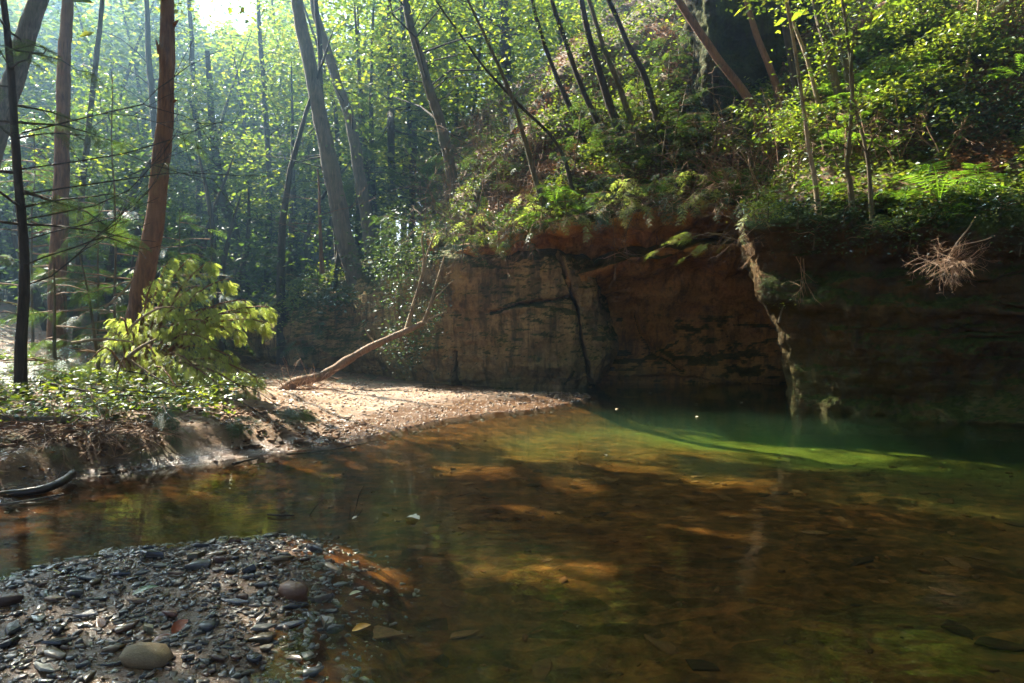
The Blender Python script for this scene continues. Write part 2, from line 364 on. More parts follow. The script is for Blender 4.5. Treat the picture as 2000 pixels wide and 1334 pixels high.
def crack(G, pts, w, depth):
    "a fissure: a narrow groove cut into the sheet along the course it has in the photograph"
    n = 5.0 * fbm(G * 2.6, 4, 77); w = w * (0.75 + 0.9 * np.abs(fbm(G * 1.7, 2, 78))); u, v = proj(G); d = np.full(u.shape, 1e9)
    for a, b in zip(pts[:-1], pts[1:]): d = np.minimum(d, seg_dist(u + n, v + n, a, b))
    return -depth * np.exp(-(d / w) ** 4)
T_ORANGE = [(0.19, 0.085, 0.028), (0.43, 0.20, 0.06), (0.55, 0.28, 0.09), (0.62, 0.38, 0.16)]
T_BROWN = [(0.11, 0.07, 0.036), (0.26, 0.165, 0.08), (0.41, 0.275, 0.135), (0.52, 0.38, 0.21)]
M_BLOCK = mat_rock('sandstone_block', T_BROWN, 0.8, 0.55, 0.35, 0.7)
M_ALCOVE = mat_rock('sandstone_alcove', T_ORANGE, 0.8, 0.45, 0.4, 0.5)
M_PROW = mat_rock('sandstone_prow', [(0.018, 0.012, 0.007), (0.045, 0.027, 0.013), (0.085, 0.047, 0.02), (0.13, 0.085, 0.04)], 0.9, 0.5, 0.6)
def facets(G, f, seed):
    n = fbm(G * f, 2, seed); return np.floor(n * 3.0 + 0.5) / 3.0 * 0.6 + 0.4 * n
def disp_block(G): return 0.20 * fbm(G * 0.7, 3, 5) + 0.05 * facets(G, 0.9, 12) + 0.05 * fbm(G * np.array([1.0, 1.0, 3.0]) * 1.6, 4, 6) + 0.03 * fbm(G * 7, 4, 8)
blk = [
    [(400, 770, 22), (400, 735, 22), (405, 700, 21.8), (410, 670, 21.8), (415, 640, 22), (420, 620, 22.4), (420, 600, 25)],
    [(560, 780, 18.0), (560, 748, 18.0), (560, 705, 17.8), (562, 665, 17.8), (566, 630, 18.0), (572, 600, 18.5), (575, 575, 20.5)],
    [(690, 785, 16.9), (690, 752, 16.9), (690, 690, 16.7), (690, 640, 16.8), (690, 595, 17.0), (690, 550, 17.4), (690, 525, 19.2)],
    [(800, 790, 16.0), (800, 755, 16.0), (800, 695, 15.8), (800, 640, 15.8), (800, 585, 15.9), (800, 525, 16.0), (800, 490, 17.6)],
    [(890, 795, 15.3), (890, 757, 15.3), (885, 700, 15.0), (880, 640, 14.9), (880, 570, 14.8), (885, 505, 14.8), (890, 470, 16.4)],
    [(990, 795, 15.0), (990, 757, 15.0), (990, 700, 14.8), (990, 640, 14.75), (990, 570, 14.7), (990, 500, 14.7), (990, 465, 16.0)],
    [(1085, 795, 14.9), (1085, 757, 14.9), (1090, 700, 14.7), (1092, 640, 14.65), (1090, 580, 14.6), (1085, 510, 14.7), (1080, 470, 15.8)],
    [(1128, 795, 14.9), (1130, 755, 14.85), (1150, 700, 14.7), (1152, 640, 14.65), (1142, 585, 14.65), (1128, 530, 14.8), (1120, 490, 15.6)],
    [(1150, 795, 15.2), (1156, 752, 15.15), (1190, 692, 15.0), (1187, 640, 15.0), (1172, 585, 15.0), (1154, 538, 15.1), (1140, 500, 15.7)],
    [(1145, 795, 16.9), (1150, 752, 16.9), (1175, 692, 16.9), (1175, 640, 16.9), (1165, 585, 16.9), (1150, 538, 16.9), (1140, 500, 16.9)]]
def tweak_block(G):
    d = crack(G, [(1088, 505), (1112, 552), (1130, 600), (1134, 660), (1143, 705), (1155, 750)], 3.4, 0.30)
    d += crack(G, [(962, 612), (1010, 597), (1060, 591), (1125, 582)], 2.6, 0.22)
    u, v = proj(G); d += 0.12 * sstep(600, 612, v + 12 * np.sin(u * 0.02)) * sstep(950, 1000, u) * sstep(1140, 1120, u)     # the slab below stands proud
    d += crack(G, [(895, 760), (893, 720), (885, 690)], 4, 0.25) + crack(G, [(1120, 720), (1100, 745)], 1.6, 0.08)
    return d
cliff = thing('sandstone_cliff', at(1000, 757, 15), 'tall brown sandstone cliff with alcove and cracked block behind the pool', 'cliff')
rock_sheet(blk, 360, 160, disp_block, tweak_block).build('rock_block', M_BLOCK, cliff, True, label='brown sandstone block split by a vertical crack')
alc = []
for px, ly, by in ((1090, 556, 753), (1160, 532, 752), (1230, 508, 751), (1320, 492, 751), (1410, 484, 752), (1500, 478, 754), (1640, 470, 757)):
    alc.append([(px, by + 45, 16.1), (px, by - 8, 16.1), (px, by - 16, 16.0), (px, 700, 16.0), (px, 650, 16.15), (px, 600, 16.1), (px, (600 + ly) / 2, 15.7), (px, ly + 10, 15.05), (px, ly, 14.75), (px, ly - 8, 14.9), (px, ly - 22, 15.6), (px, ly - 50, 15.8)])
def disp_alc(G): return 0.22 * fbm(G * np.array([0.7, 0.7, 1.0]), 4, 15) + 0.09 * fbm(G * np.array([0.5, 0.5, 2.4]), 4, 16) + 0.02 * fbm(G * 7, 3, 18)
def tweak_alc(G): return crack(G, [(1240, 610), (1255, 650), (1290, 690), (1330, 720)], 3, 0.14) + crack(G, [(1200, 700), (1260, 695), (1320, 660)], 3.5, 0.12)
rock_sheet(alc, 210, 150, disp_alc, tweak_alc).build('alcove_wall', M_ALCOVE, cliff, True, label='hollowed orange sandstone wall inside the alcove')
ovh = []
for px, sy, ly in ((840, 540, 492), (900, 535, 486), (980, 530, 470), (1060, 520, 452), (1140, 505, 436), (1220, 490, 420), (1300, 478, 404), (1390, 470, 394), (1480, 466, 388), (1600, 460, 380), (1720, 455, 375)):
    e_ = {840: 1.5, 900: 0.45}.get(px, 0.0)
    ovh.append([(a, b, c + e_) for a, b, c in [(px, sy + 25, 15.9), (px, sy, 15.4), (px, sy - 14, 15.0), (px, (sy + ly) / 2, 14.65), (px, ly + 14, 14.25), (px, ly, 14.1), (px, ly - 10, 14.3), (px, ly - 22, 15.0), (px, ly - 40, 16.6)]])
def disp_ovh(G): return 0.42 * fbm(G * np.array([0.8, 0.8, 1.2]), 4, 25) + 0.09 * fbm(G * np.array([0.8, 0.8, 3.4]) * 1.3, 4, 26) + 0.02 * fbm(G * 7, 3, 28)
rock_sheet(ovh, 280, 110, disp_ovh).build('overhang', M_ALCOVE, cliff, True, label='rough orange sandstone overhang above the alcove')
# the dark prow of rock on the right
edge = [(1552, 850), (1550, 800), (1544, 755), (1530, 712), (1512, 664), (1496, 622), (1482, 590), (1468, 552), (1460, 515), (1448, 470), (1446, 440), (1460, 410), (1480, 385)]
sh = [0, 0, 0.0, 0.02, 0.0, -0.05, -0.25, -0.05, 0.0, -0.15, -0.25, 0.3, 1.6]
pr = [[(e[0] + 35, e[1], 15.8) for e in edge], [(e[0] + 6, e[1], 12.2 + 0 * q) for e, q in zip(edge, sh)], [(e[0], e[1], 11.15 + 0.5 * q) for e, q in zip(edge, sh)], [(e[0] + 44, e[1], 10.78 + q) for e, q in zip(edge, sh)]]
rows = [850, 808, 762, 715, 668, 630, 600, 566, 525, 480, 440, 412, 392]
for px, Y, dy, tw_ in ((1630, 10.45, 0, -12), (1700, 10.15, 2, 16), (1800, 9.8, 5, -10), (1900, 9.5, 9, 20), (2010, 9.15, 14, -8), (2200, 8.5, 26, 0), (2600, 7.5, 45, 0)):
    pr.append([(px, r + (dy if i < 2 else dy * 0.3) + (tw_ if i > 7 else 0), Y + q) for i, (r, q) in enumerate(zip(rows, sh))])
def disp_prow(G):
    u_, v_ = proj(G); soft = 0.45 + 0.55 * sstep(1530, 1640, u_ - 0.12 * (v_ - 640)); st = fbm(np.stack([G[..., 0] * 0.12, G[..., 1] * 0.12, G[..., 2] * 3.1 + 0.25 * fbm(G * 0.6, 2, 40)], -1), 3, 35)
    rg_ = 1 - np.abs(fbm(np.stack([G[..., 0] * 0.3, G[..., 1] * 0.3, G[..., 2] * 5.0 + 0.5 * fbm(G * 1.1, 2, 41)], -1), 2, 42)) * 1.6
    return soft * (0.11 * st + 0.10 * facets(G, 1.0, 43) + 0.22 * fbm(G * 0.9, 4, 36) + 0.07 * fbm(G * 4, 4, 38) - 0.10 * np.clip(rg_, 0, 1) ** 6 * sstep(-0.2, 0.4, fbm(G * 0.8, 2, 44))) + 0.015 * fbm(G * 16, 2, 39)
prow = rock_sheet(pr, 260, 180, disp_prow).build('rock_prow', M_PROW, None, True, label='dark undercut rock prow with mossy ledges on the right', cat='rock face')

# the steep wooded hillside above the cliffs
HS = {820: [(505, 16.6), (470, 17.5), (440, 19), (410, 21), (380, 23), (350, 26), (320, 29), (300, 33)], 900: [(488, 15.2), (445, 16.2), (405, 17.3), (365, 18.6), (325, 20), (290, 22), (262, 24.5), (245, 28)],
      1000: [(464, 14.6), (410, 15.3), (360, 16.1), (310, 17.0), (262, 18.0), (220, 19.2), (185, 21), (165, 24)], 1100: [(440, 14.4), (380, 15.0), (320, 15.7), (260, 16.5), (205, 17.3), (150, 18.3), (110, 20), (90, 23)],
      1200: [(422, 14.4), (355, 14.9), (290, 15.5), (225, 16.2), (160, 17.0), (95, 18), (40, 19.5), (10, 22)], 1300: [(404, 14.4), (335, 14.9), (265, 15.5), (190, 16.1), (115, 16.7), (40, 17.6), (-40, 19), (-90, 22)],
      1400: [(394, 14.3), (320, 14.8), (250, 15.3), (180, 15.8), (105, 16.3), (20, 16.8), (-80, 18), (-150, 21)], 1500: [(390, 13.4), (315, 14.1), (245, 14.6), (170, 15.2), (90, 15.8), (10, 16.3), (-90, 17.5), (-170, 20)],
      1600: [(402, 11.2), (330, 12.4), (255, 13.1), (175, 13.9), (95, 14.6), (10, 15.4), (-90, 16.8), (-170, 19)], 1750: [(400, 10.5), (335, 11.6), (262, 12.3), (180, 13.0), (100, 13.8), (10, 14.6), (-90, 16), (-170, 18.5)],
      1900: [(404, 10.1), (338, 10.9), (266, 11.5), (190, 12.1), (105, 12.9), (10, 13.8), (-90, 15.2), (-170, 18)], 2050: [(412, 9.7), (345, 10.3), (272, 10.9), (190, 11.5), (100, 12.3), (0, 13.2), (-100, 14.6), (-180, 17)], 2400: [(440, 8.6), (365, 9.2), (280, 9.8), (190, 10.4), (90, 11.2), (-20, 12), (-120, 13.4), (-200, 16)]}
hsc = [[(px, y, Y) for y, Y in [(c[0][0] + 14, c[0][1] + 0.3)] + c] for px, c in HS.items()]
def disp_hill(G): return 0.22 * fbm(G * 0.7, 3, 45) + 0.10 * fbm(G * 2.2, 3, 46) + 0.03 * fbm(G * 6, 2, 47)
hmb = rock_sheet(hsc, 280, 140, disp_hill); HG = hmb.v[0].reshape(280, 140, 3) if hmb.v[0].ndim == 2 else hmb.v[0]
HU, HV = proj(HG); HUf, HVf, HPf = HU.ravel(), HV.ravel(), HG.reshape(-1, 3)
hill = hmb.build('hillside', M_GROUND, smooth=True, kind='structure')
ca = hill.data.color_attributes.new('cover', 'FLOAT_COLOR', 'POINT'); ca.data.foreach_set('color', np.tile(np.array([1, 0, 0, 1], np.float32), len(HPf)))
moc = [[(px, y, Y) for y, Y in ((250, 15.6), (205, 15.25), (150, 15.2), (90, 15.15), (30, 15.0), (-30, 14.9), (-90, 15.4), (-130, 17.5))] for px in (1380, 1440, 1500, 1560)]
moc = [[(1330, y, 17.2) for _, y, _ in moc[0]], [(1345, y + 12, Y + 1.2) for _, y, Y in moc[0]]] + moc + [[(1600, y + 20, Y + 0.6) for _, y, Y in moc[0]], [(1620, y + 20, 17) for _, y, Y in moc[0]]]
def disp_moc(G): return 0.25 * fbm(G * 1.2, 4, 95) + 0.06 * fbm(G * np.array([4, 4, 1.0]), 4, 96)
M_MOSSROCK = mat_rock('mossy_rock', [(0.02, 0.015, 0.009), (0.045, 0.036, 0.018), (0.05, 0.06, 0.015), (0.075, 0.085, 0.018)], 0.9, 0.2, 0.2)
rock_sheet(moc, 130, 100, disp_moc).build('mossy_outcrop', M_MOSSROCK, None, True, label='mossy rock outcrop behind the leaning stems at top right', cat='rock')

# ------------------------------------------------------------------ water
m, nt, out = nmat('pool_water'); t = NT(nt); p = pos(t)
rip = t.noise(t.scalevec(p, (0.55, 1.6, 1.0)), 5.0, 3, 0.5, 0.4); rip2 = t.noise(p, 26, 2)
bn = t.n('ShaderNodeBump'); bn.inputs['Strength'].default_value = 0.10; bn.inputs['Distance'].default_value = 0.03
t.l(t.math('ADD', rip, t.math('MULTIPLY', rip2, 0.10)), bn.inputs['Height'])
lw = t.n('ShaderNodeLayerWeight'); lw.inputs[0].default_value = 0.5; t.l(bn.outputs[0], lw.inputs['Normal'])       # Schlick reflectance, the same from above and from below
frv = t.math('ADD', 0.025, t.math('MULTIPLY', t.math('POWER', lw.outputs['Facing'], 5.0), 0.975))
tr = t.n('ShaderNodeBsdfTransparent'); gl = t.n('ShaderNodeBsdfGlossy'); gl.inputs['Roughness'].default_value = 0.0; t.l(bn.outputs[0], gl.inputs['Normal'])
mx = t.n('ShaderNodeMixShader'); t.l(frv, mx.inputs[0]); t.l(tr.outputs[0], mx.inputs[1]); t.l(gl.outputs[0], mx.inputs[2]); t.l(mx.outputs[0], out.inputs[0])
vs = t.n('ShaderNodeVolumeScatter'); vs.inputs['Color'].default_value = (0.42, 0.85, 0.50, 1); vs.inputs['Density'].default_value = 0.04
va = t.n('ShaderNodeVolumeAbsorption'); va.inputs['Color'].default_value = (0.40, 0.84, 0.20, 1); va.inputs['Density'].default_value = 0.42
ad = t.n('ShaderNodeAddShader'); t.l(vs.outputs[0], ad.inputs[0]); t.l(va.outputs[0], ad.inputs[1]); t.l(ad.outputs[0], out.inputs['Volume'])
M_WATER = m
x0, x1, y0, y1, zb = -13.5, 13.5, -12.0, 16.9, -2.2
wv = np.array([[x, y, z] for z in (zb, 0.0) for y in (y0, y1) for x in (x0, x1)])
wf = np.array([[0, 2, 3, 1], [4, 5, 7, 6], [0, 1, 5, 4], [2, 6, 7, 3], [0, 4, 6, 2], [1, 3, 7, 5]])
MB().add(wv, wf).build('water', M_WATER, kind='structure')
# ------------------------------------------------------------------ foliage tools
KV = np.array([[0, 0, 0], [0.27, 0.42, 0.05], [0, 1, -0.06], [-0.27, 0.42, 0.05]], float); KF = np.array([[0, 1, 2, 3]])
def kites(rows):
    "rows of (x, y, z, angle, length, width): narrow leaflets laid in the XY plane"
    V = []; F = []
    for q, (x, y, z, a, L, w) in enumerate(rows):
        d = np.array([math.sin(a), math.cos(a), -0.12]); s = np.array([math.cos(a), -math.sin(a), 0]); o = np.array([x, y, z])
        V += [o, o + d * L * 0.45 + s * w, o + d * L, o + d * L * 0.45 - s * w]; F.append([4 * q, 4 * q + 1, 4 * q + 2, 4 * q + 3])
    return np.array(V), np.array(F)
def feather_rows(n=7, ang=0.95, wide=0.34, w=0.028, droop=0.15, o=(0, 0, 0), a0=0.0, L=1.0):
    R = [(o[0], o[1], o[2], a0, L, w * 0.6 * L)]
    for i in range(n):
        y = (i + 0.6) / n; l = wide * (math.sin(math.pi * min(1, 0.18 + 0.82 * y)) * 0.75 + 0.28) * L
        for sgn in (-1, 1):
            yy = (y + 0.03 * sgn) * L; R.append((o[0] + math.sin(a0) * yy, o[1] + math.cos(a0) * yy, o[2] - droop * L * y * y, a0 + sgn * ang, l, w * L))
    return R
FEATHER = kites(feather_rows(7, 0.9, 0.32, 0.035))
def bough_rows(m=6, n=5, w=0.036):
    R = feather_rows(n, 0.8, 0.16, 0.012, 0.0, (0, 0.55, -0.09), 0.0, 0.45); R.append((0, 0, 0, 0, 0.7, 0.006))
    for i in range(m):
        y = (i + 0.4) / m; L = 0.46 * (1 - 0.55 * y)
        for sgn in (-1, 1): R += feather_rows(n, 0.85, 0.30, w, 0.25, (0, y * 0.85 + 0.02 * sgn, -0.28 * y * y), sgn * (0.95 - 0.25 * y), L)
    return R
BOUGH = kites(bough_rows()); BOUGHS = kites(bough_rows(3, 4, 0.07)); FEATHW = kites(feather_rows(7, 0.8, 0.34, 0.034, 0.3))
def leafset(P, size, upb=0.7, mb=None, droop=0.25):
    n = len(P)
    if n == 0: return mb
    A = rdir(n, -0.55, 0.25); N = rdir(n) * 0.75 + np.array([0, 0, upb])
    return mb.add(*inst(KV, KF, P, A, N, size * RNG.uniform(0.65, 1.25, n)))
LIT = []            # (point, radius, share of leaves missing): the gaps in the canopy that let the sun through
E1 = unit(np.cross(S, [0, 0, 1.0])); E2 = np.cross(S, E1)
def keep(P, extra=0.0):
    P = np.asarray(P, float).reshape(-1, 3); n = len(P); k = np.ones(n, bool)
    if n == 0: return k
    r = RNG.uniform(0, 1, n); w = 1 + 0.25 * (vnoise(P * 1.3, 55) if n > 1 else 0); a, b, t = P @ E1, P @ E2, P @ S
    for c, rad, pr, t0 in LIT:
        ca_, cb_ = c @ E1, c @ E2
        if a.min() > ca_ + 1.3 * rad or a.max() < ca_ - 1.3 * rad or b.min() > cb_ + 1.3 * rad or b.max() < cb_ - 1.3 * rad: continue
        k &= ~((t - c @ S > t0) & (r < pr * sstep(1.22, 0.72, np.hypot(a - ca_, b - cb_) / (rad * w + extra))))
    return k
for (x, y, z, r, pr) in ((-2.6, 9.6, 0.1, 1.1, 1), (-1.9, 10.6, 0.1, 1.4, 1), (-1.0, 11.3, 0.1, 1.5, 1), (0.1, 11.9, 0.1, 1.3, 1), (-2.6, 12.2, 0.1, 1.5, .98), (-1.4, 13.0, .1, 1.2, .97),
                         (-1.6, 8.7, 0.0, 0.4, .97), (0.5, 9.5, -0.1, 1.1, .98), (1.8, 10.0, -0.2, 1.2, .98), (3.1, 10.2, -0.3, 1.2, .98), (4.0, 9.8, -0.3, 0.9, .97), (5.0, 8.7, -.3, .7, .7), (5.0, 9.9, -.4, .9, .92), (6.0, 9.2, -.4, .7, .85), (4.2, 11.2, -.4, 1.1, .97), (2.6, 11.5, -.3, 1.1, .97), (2.6, 8.6, -.3, .4, .95), (3.6, 8.2, -.3, .35, .9), (1.5, 8.6, -.25, .4, .95), (0.4, 8.1, -.2, .4, .95), (5.8, 8.0, -.3, .6, .6), (4.3, 8.6, -.3, .5, .7), (1.3, 7.6, -.2, 0.35, .95), (0.6, 6.6, -.2, 0.3, .95), (-0.3, 7.1, -.2, .4, .95), (2.2, 6.8, -.2, .35, .95), (0.2, 5.4, -.2, .25, .95),
                         (-0.95, 4.0, -0.1, 0.36, 1), (-0.2, 4.25, -.1, 0.24, .98), (0.3, 4.2, -.1, .25, .95), (1.3, 4.9, -.2, .25, .95), (-2.4, 6.9, 0, .25, .95), (-3.2, 7.4, .1, .35, .95),
                         (-4.6, 9.8, 1.2, 1.2, 1), (-3.9, 9.8, 1.1, 1.1, 1), (-5.2, 9.4, 0.9, 0.9, .98), (-6.0, 9.0, 0.5, 0.7, .95), (-4.0, 8.7, 0.4, .8, .9), (-5.4, 8.3, 0.5, 0.5, .9),
                         (4.4, 11.2, 0.4, 0.5, 1), (4.3, 11.2, 1.1, 0.5, 1), (4.05, 11.2, 1.8, 0.5, 1), (3.9, 11.2, 2.5, .5, 1), (5.4, 8.95, 2.2, 0.4, .97), (5.7, 8.95, 2.4, 0.45, .97), (6.2, 10.0, 3.1, 0.6, .95), (6.6, 9.9, 3.2, .6, .95), (5.0, 10.6, 3.1, .6, .9),
                         (-4.7, 19.0, 3.0, 1.2, .98), (-6.2, 20, 4.0, 1.1, .98), (-3.0, 17.3, 4.0, .9, .95), (-8.5, 21, 4.0, 1.0, .95), (-2.4, 14.6, 1.8, .9, .97), (-11, 20, 5, 1.0, .95), (-5.5, 15, 2.0, 1.0, .95), (-6.0, 13.5, 4.5, .8, .95), (-7.5, 17, 6, 1.0, .95), (-10, 24, 8, 1.2, .95)):
    LIT.append((np.array([x, y, z]), r, pr, 0.9))

def _hp(px, py): q = (HUf - px) ** 2 + (HVf - py) ** 2; return HPf[np.argmin(q)].copy()
for px, py, rd, pr in ((1045, 440, .6, .97), (1100, 390, .7, .9), (1180, 330, .9, .85), (1250, 300, 1.0, .85), (1330, 330, 1.0, .88), (1400, 280, 1.0, .85), (1460, 330, 1.0, .85), (1540, 290, 1.0, .88), (1250, 190, 1.1, .8), (1330, 150, 1.0, .8), (1640, 240, 1.1, .9), (1700, 180, 1.1, .92), (1660, 320, .9, .85), (1780, 140, 1.1, .9), (1850, 90, 1.0, .85), (1580, 150, 1.0, .85), (1480, 120, 1.0, .85), (1960, 90, 1.0, .8), (960, 380, 1.0, .75), (1020, 300, 1.0, .7), (1330, 400, 0.6, .9), (1300, 480, .5, .95), (1750, 270, .8, .8)):
    LIT.append((_hp(px, py), rd * 1.45, min(0.97, pr + 0.09), 2.2))
M_BEECH = mat_leaf('beech_leaf', [(0.05, 0.08, 0.016), (0.085, 0.125, 0.02), (0.13, 0.17, 0.026), (0.19, 0.195, 0.035)], (2.1, 2.2, 0.8), 0.52)
M_MAPLE = mat_leaf('sunny_leaf', [(0.065, 0.10, 0.018), (0.10, 0.148, 0.022), (0.15, 0.19, 0.028), (0.22, 0.22, 0.036)], (1.9, 2.0, 0.7), 0.52)
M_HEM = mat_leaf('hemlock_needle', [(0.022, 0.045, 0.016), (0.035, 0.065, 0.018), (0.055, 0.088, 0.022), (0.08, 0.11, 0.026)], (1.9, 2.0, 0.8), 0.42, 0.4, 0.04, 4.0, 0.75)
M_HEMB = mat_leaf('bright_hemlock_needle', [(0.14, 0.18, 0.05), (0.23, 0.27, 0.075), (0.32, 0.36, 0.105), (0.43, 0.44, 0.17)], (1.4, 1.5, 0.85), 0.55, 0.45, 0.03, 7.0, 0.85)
M_HOLLY = mat_leaf('glossy_leaf', [(0.03, 0.05, 0.02), (0.045, 0.07, 0.026), (0.06, 0.09, 0.03)], (1.5, 1.6, 0.8), 0.35, 0.4, 0.06)
M_HERB = mat_leaf('herb_leaf', [(0.045, 0.075, 0.016), (0.07, 0.108, 0.02), (0.11, 0.15, 0.026), (0.17, 0.19, 0.035)], (1.9, 1.9, 0.7), 0.45, 0.4, 0.06)
M_FERN = mat_leaf('fern_leaf', [(0.055, 0.11, 0.018), (0.085, 0.15, 0.022), (0.12, 0.19, 0.028)], (2.2, 2.3, 0.8), 0.5)
M_IVY = mat_leaf('dark_ivy_leaf', [(0.012, 0.03, 0.009), (0.022, 0.045, 0.012), (0.035, 0.06, 0.014)], (1.5, 1.6, 0.7), 0.3, 0.35, 0.05)
M_BARKR = mat_bark('red_brown_bark', (0.13, 0.065, 0.035), (0.25, 0.13, 0.07))
M_BARKG = mat_bark('grey_bark', (0.10, 0.085, 0.07), (0.20, 0.165, 0.13), 0.3)
M_BARKD = mat_bark('dark_bark', (0.035, 0.027, 0.02), (0.075, 0.058, 0.042))
M_BARKM = mat_bark('mossy_bark', (0.085, 0.065, 0.042), (0.16, 0.125, 0.08), 0.7)
M_BARKP = mat_bark('pale_bark', (0.22, 0.165, 0.11), (0.38, 0.29, 0.19), 0.2)
M_BARKL = mat_bark('weathered_bark', (0.15, 0.095, 0.062), (0.30, 0.215, 0.145))
M_TWIG = mat_plain('dry_twig', (0.13, 0.075, 0.045), (0.28, 0.175, 0.11), 5, 0.85)
M_TWIGP = mat_plain('pale_twig', (0.26, 0.17, 0.12), (0.42, 0.29, 0.20), 5, 0.85)

def hit(px, py, Y0=7.0, Y1=70.0):
    "where the sight line through a pixel meets the ground or the hillside"
    dd = (HUf - px) ** 2 + (HVf - py) ** 2; c = np.nonzero(dd < 36)[0]
    if len(c): return HPf[c[np.argmin(HPf[c, 1])]].copy()
    Y = np.linspace(Y0, Y1, 900); x = (px - 1000.0) / FPX * Y; z = CAMZ - (py - HOR) / FPX * Y
    b = np.nonzero(height(x, Y, False) >= z)[0]
    i = b[0] if len(b) else len(Y) - 1
    return np.array([x[i], Y[i], hz(x[i], Y[i])])
root_trunk = {}
def trunk(root, pts, r0, r1, mat, sides=12, rough=0.10, name='trunk', step=0.22):
    P = np.asarray(pts, float); L = np.linalg.norm(np.diff(P, axis=0), axis=1).sum(); n = max(6, int(L / step)); P = spline(P, n)
    P = P + 0.03 * np.stack([fbm(P * 0.9, 2, 61), fbm(P * 0.9, 2, 62), 0 * P[:, 0]], 1)
    tt = np.linspace(0, 1, n); R = r0 + (r1 - r0) * tt + r0 * 0.45 * np.exp(-tt * L / 0.35)
    root_trunk[root.name] = tube(MB(), P, R, sides, rough, 2.2 / max(r0, 0.05) * 0.35, 5).build(name, mat, root, True); return P
def limb_to(mb, a, b, r, sag=0.1, n=5, sides=4):
    a = np.asarray(a); b = np.asarray(b); t = np.linspace(0, 1, n)[:, None]; L = np.linalg.norm(b - a)
    P = a + (b - a) * t + np.array([0, 0, 1]) * (sag * L * np.sin(math.pi * t)) + 0.05 * L * RNG.normal(0, 1, (n, 3)) * np.sin(math.pi * t)
    tube(mb, P, r * (1 - 0.8 * t[:, 0]), sides); return P
def broad(root, T, zlo, zhi, rad, ncl, per, leaf, mat, spread=0.5, bark=None, name='crown', aim=None, up=0.25, limbs=True, flat=0.5):
    lm, tw = MB(), MB(); idx = np.nonzero((T[:, 2] >= zlo) & (T[:, 2] <= zhi))[0]
    if len(idx) == 0: idx = np.array([len(T) - 1])
    for c in range(ncl):
        i = idx[int(RNG.integers(len(idx)))]; f = (T[i, 2] - zlo) / max(zhi - zlo, 0.1)
        az = RNG.uniform(0, 2 * math.pi); d = np.array([math.cos(az), math.sin(az), up + RNG.uniform(-0.15, 0.3)])
        if aim is not None: d = d + np.asarray(aim, float)
        L = rad * (1 - 0.55 * f) * RNG.uniform(0.35, 1.0); e = T[i] + unit(d) * L
        for cen, k in ((e, 1.0), (T[i] + (e - T[i]) * 0.62, 0.5)):
            P = cen + RNG.normal(0, 1, (int(per * k), 3)) * np.array([spread, spread, spread * flat]); leafset(P[keep(P)], leaf, 0.8, lm)
        if limbs and keep(e[None])[0]: limb_to(tw, T[i], e, 0.007 * L + 0.006, 0.10)
    lm.build(name, mat, root, kind='stuff')
    if limbs: tw.build('limbs', bark or M_BARKD, root_trunk.get(root.name, root), True, 'stuff')
def hemlock(root, T, zlo, zhi, rad, nb, mat, tpl=BOUGH, bs=0.5, bark=None, name='crown', droop=0.25, az0=None, dens=1.0, culled=True, rt=0.010):
    lm, tw = MB(), MB(); idx = np.nonzero((T[:, 2] >= zlo) & (T[:, 2] <= zhi))[0]
    if len(idx) == 0: idx = np.array([len(T) - 1])
    for b in range(nb):
        i = idx[int(RNG.integers(len(idx)))]; f = (T[i, 2] - zlo) / max(zhi - zlo, 0.1)
        az = RNG.uniform(0, 2 * math.pi) if az0 is None else RNG.uniform(*az0)
        L = rad * (1 - 0.65 * f) * RNG.uniform(0.55, 1.0); d = np.array([math.cos(az), math.sin(az), RNG.uniform(-0.05, 0.3)])
        n = 6; t = np.linspace(0, 1, n)[:, None]; P = T[i] + d * L * t - np.array([0, 0, 1]) * droop * L * t ** 2 + 0.03 * L * RNG.normal(0, 1, (n, 3)) * t
        if culled and not keep(P[3:4])[0]: continue
        tube(tw, P, (rt * L + 0.004) * (1 - 0.8 * t[:, 0]), 4)
        m = max(3, int(L / bs * 3.4 * dens)); s = np.sort(RNG.uniform(0.22, 1.0, m)); Q = spline(P, 40)[(s * 39).astype(int)]
        dh = unit(np.array([math.cos(az), math.sin(az), 0])); sd = np.array([-dh[1], dh[0], 0]) * np.where(np.arange(m) % 2, 1, -1)[:, None]
        A = dh * RNG.uniform(0.3, 0.9, (m, 1)) + sd * RNG.uniform(0.4, 1.0, (m, 1)) * (1.15 - s[:, None]) + np.array([0, 0, 1]) * RNG.uniform(-0.55, 0.0, (m, 1))
        N = np.array([0, 0, 1]) + 0.3 * RNG.normal(0, 1, (m, 3)); sz = bs * RNG.uniform(0.6, 1.15, m)
        kk = keep(Q) if culled else np.ones(m, bool)
        lm.add(*inst(tpl[0], tpl[1], Q[kk], A[kk], N[kk], sz[kk]))
    lm.build(name, mat, root, kind='stuff'); tw.build('limbs', bark or M_BARKD, root_trunk.get(root.name, root), True, 'stuff')
def twigs(mb, p, d, L, r, depth, spread=0.5, kids=3, grav=0.0, bend=0.25):
    "recursive bare twigs"
    A, B, RA, RB = [], [], [], []
    st = [(np.asarray(p, float), unit(np.asarray(d, float)), L, r, depth)]
    while st:
        p, d, L, r, k = st.pop(); q = p; e = d; n = 3
        for j in range(n):
            e = unit(e + bend * RNG.normal(0, 1, 3) * 0.5 + np.array([0, 0, grav])); w = q + e * L / n
            A.append(q); B.append(w); RA.append(r * (1 - 0.25 * j / n)); RB.append(r * (1 - 0.25 * (j + 1) / n)); q = w
            if k > 0 and (j > 0 or depth - k > 0):
                for c in range(max(1, kids - (j < 2))):
                    if RNG.uniform() < 0.8: st.append((q, unit(e + spread * 1.6 * RNG.normal(0, 1, 3) * 0.6), L * RNG.uniform(0.45, 0.75), r * 0.62, k - 1))
    segs(mb, A, B, np.array(RA), np.array(RB), 3)

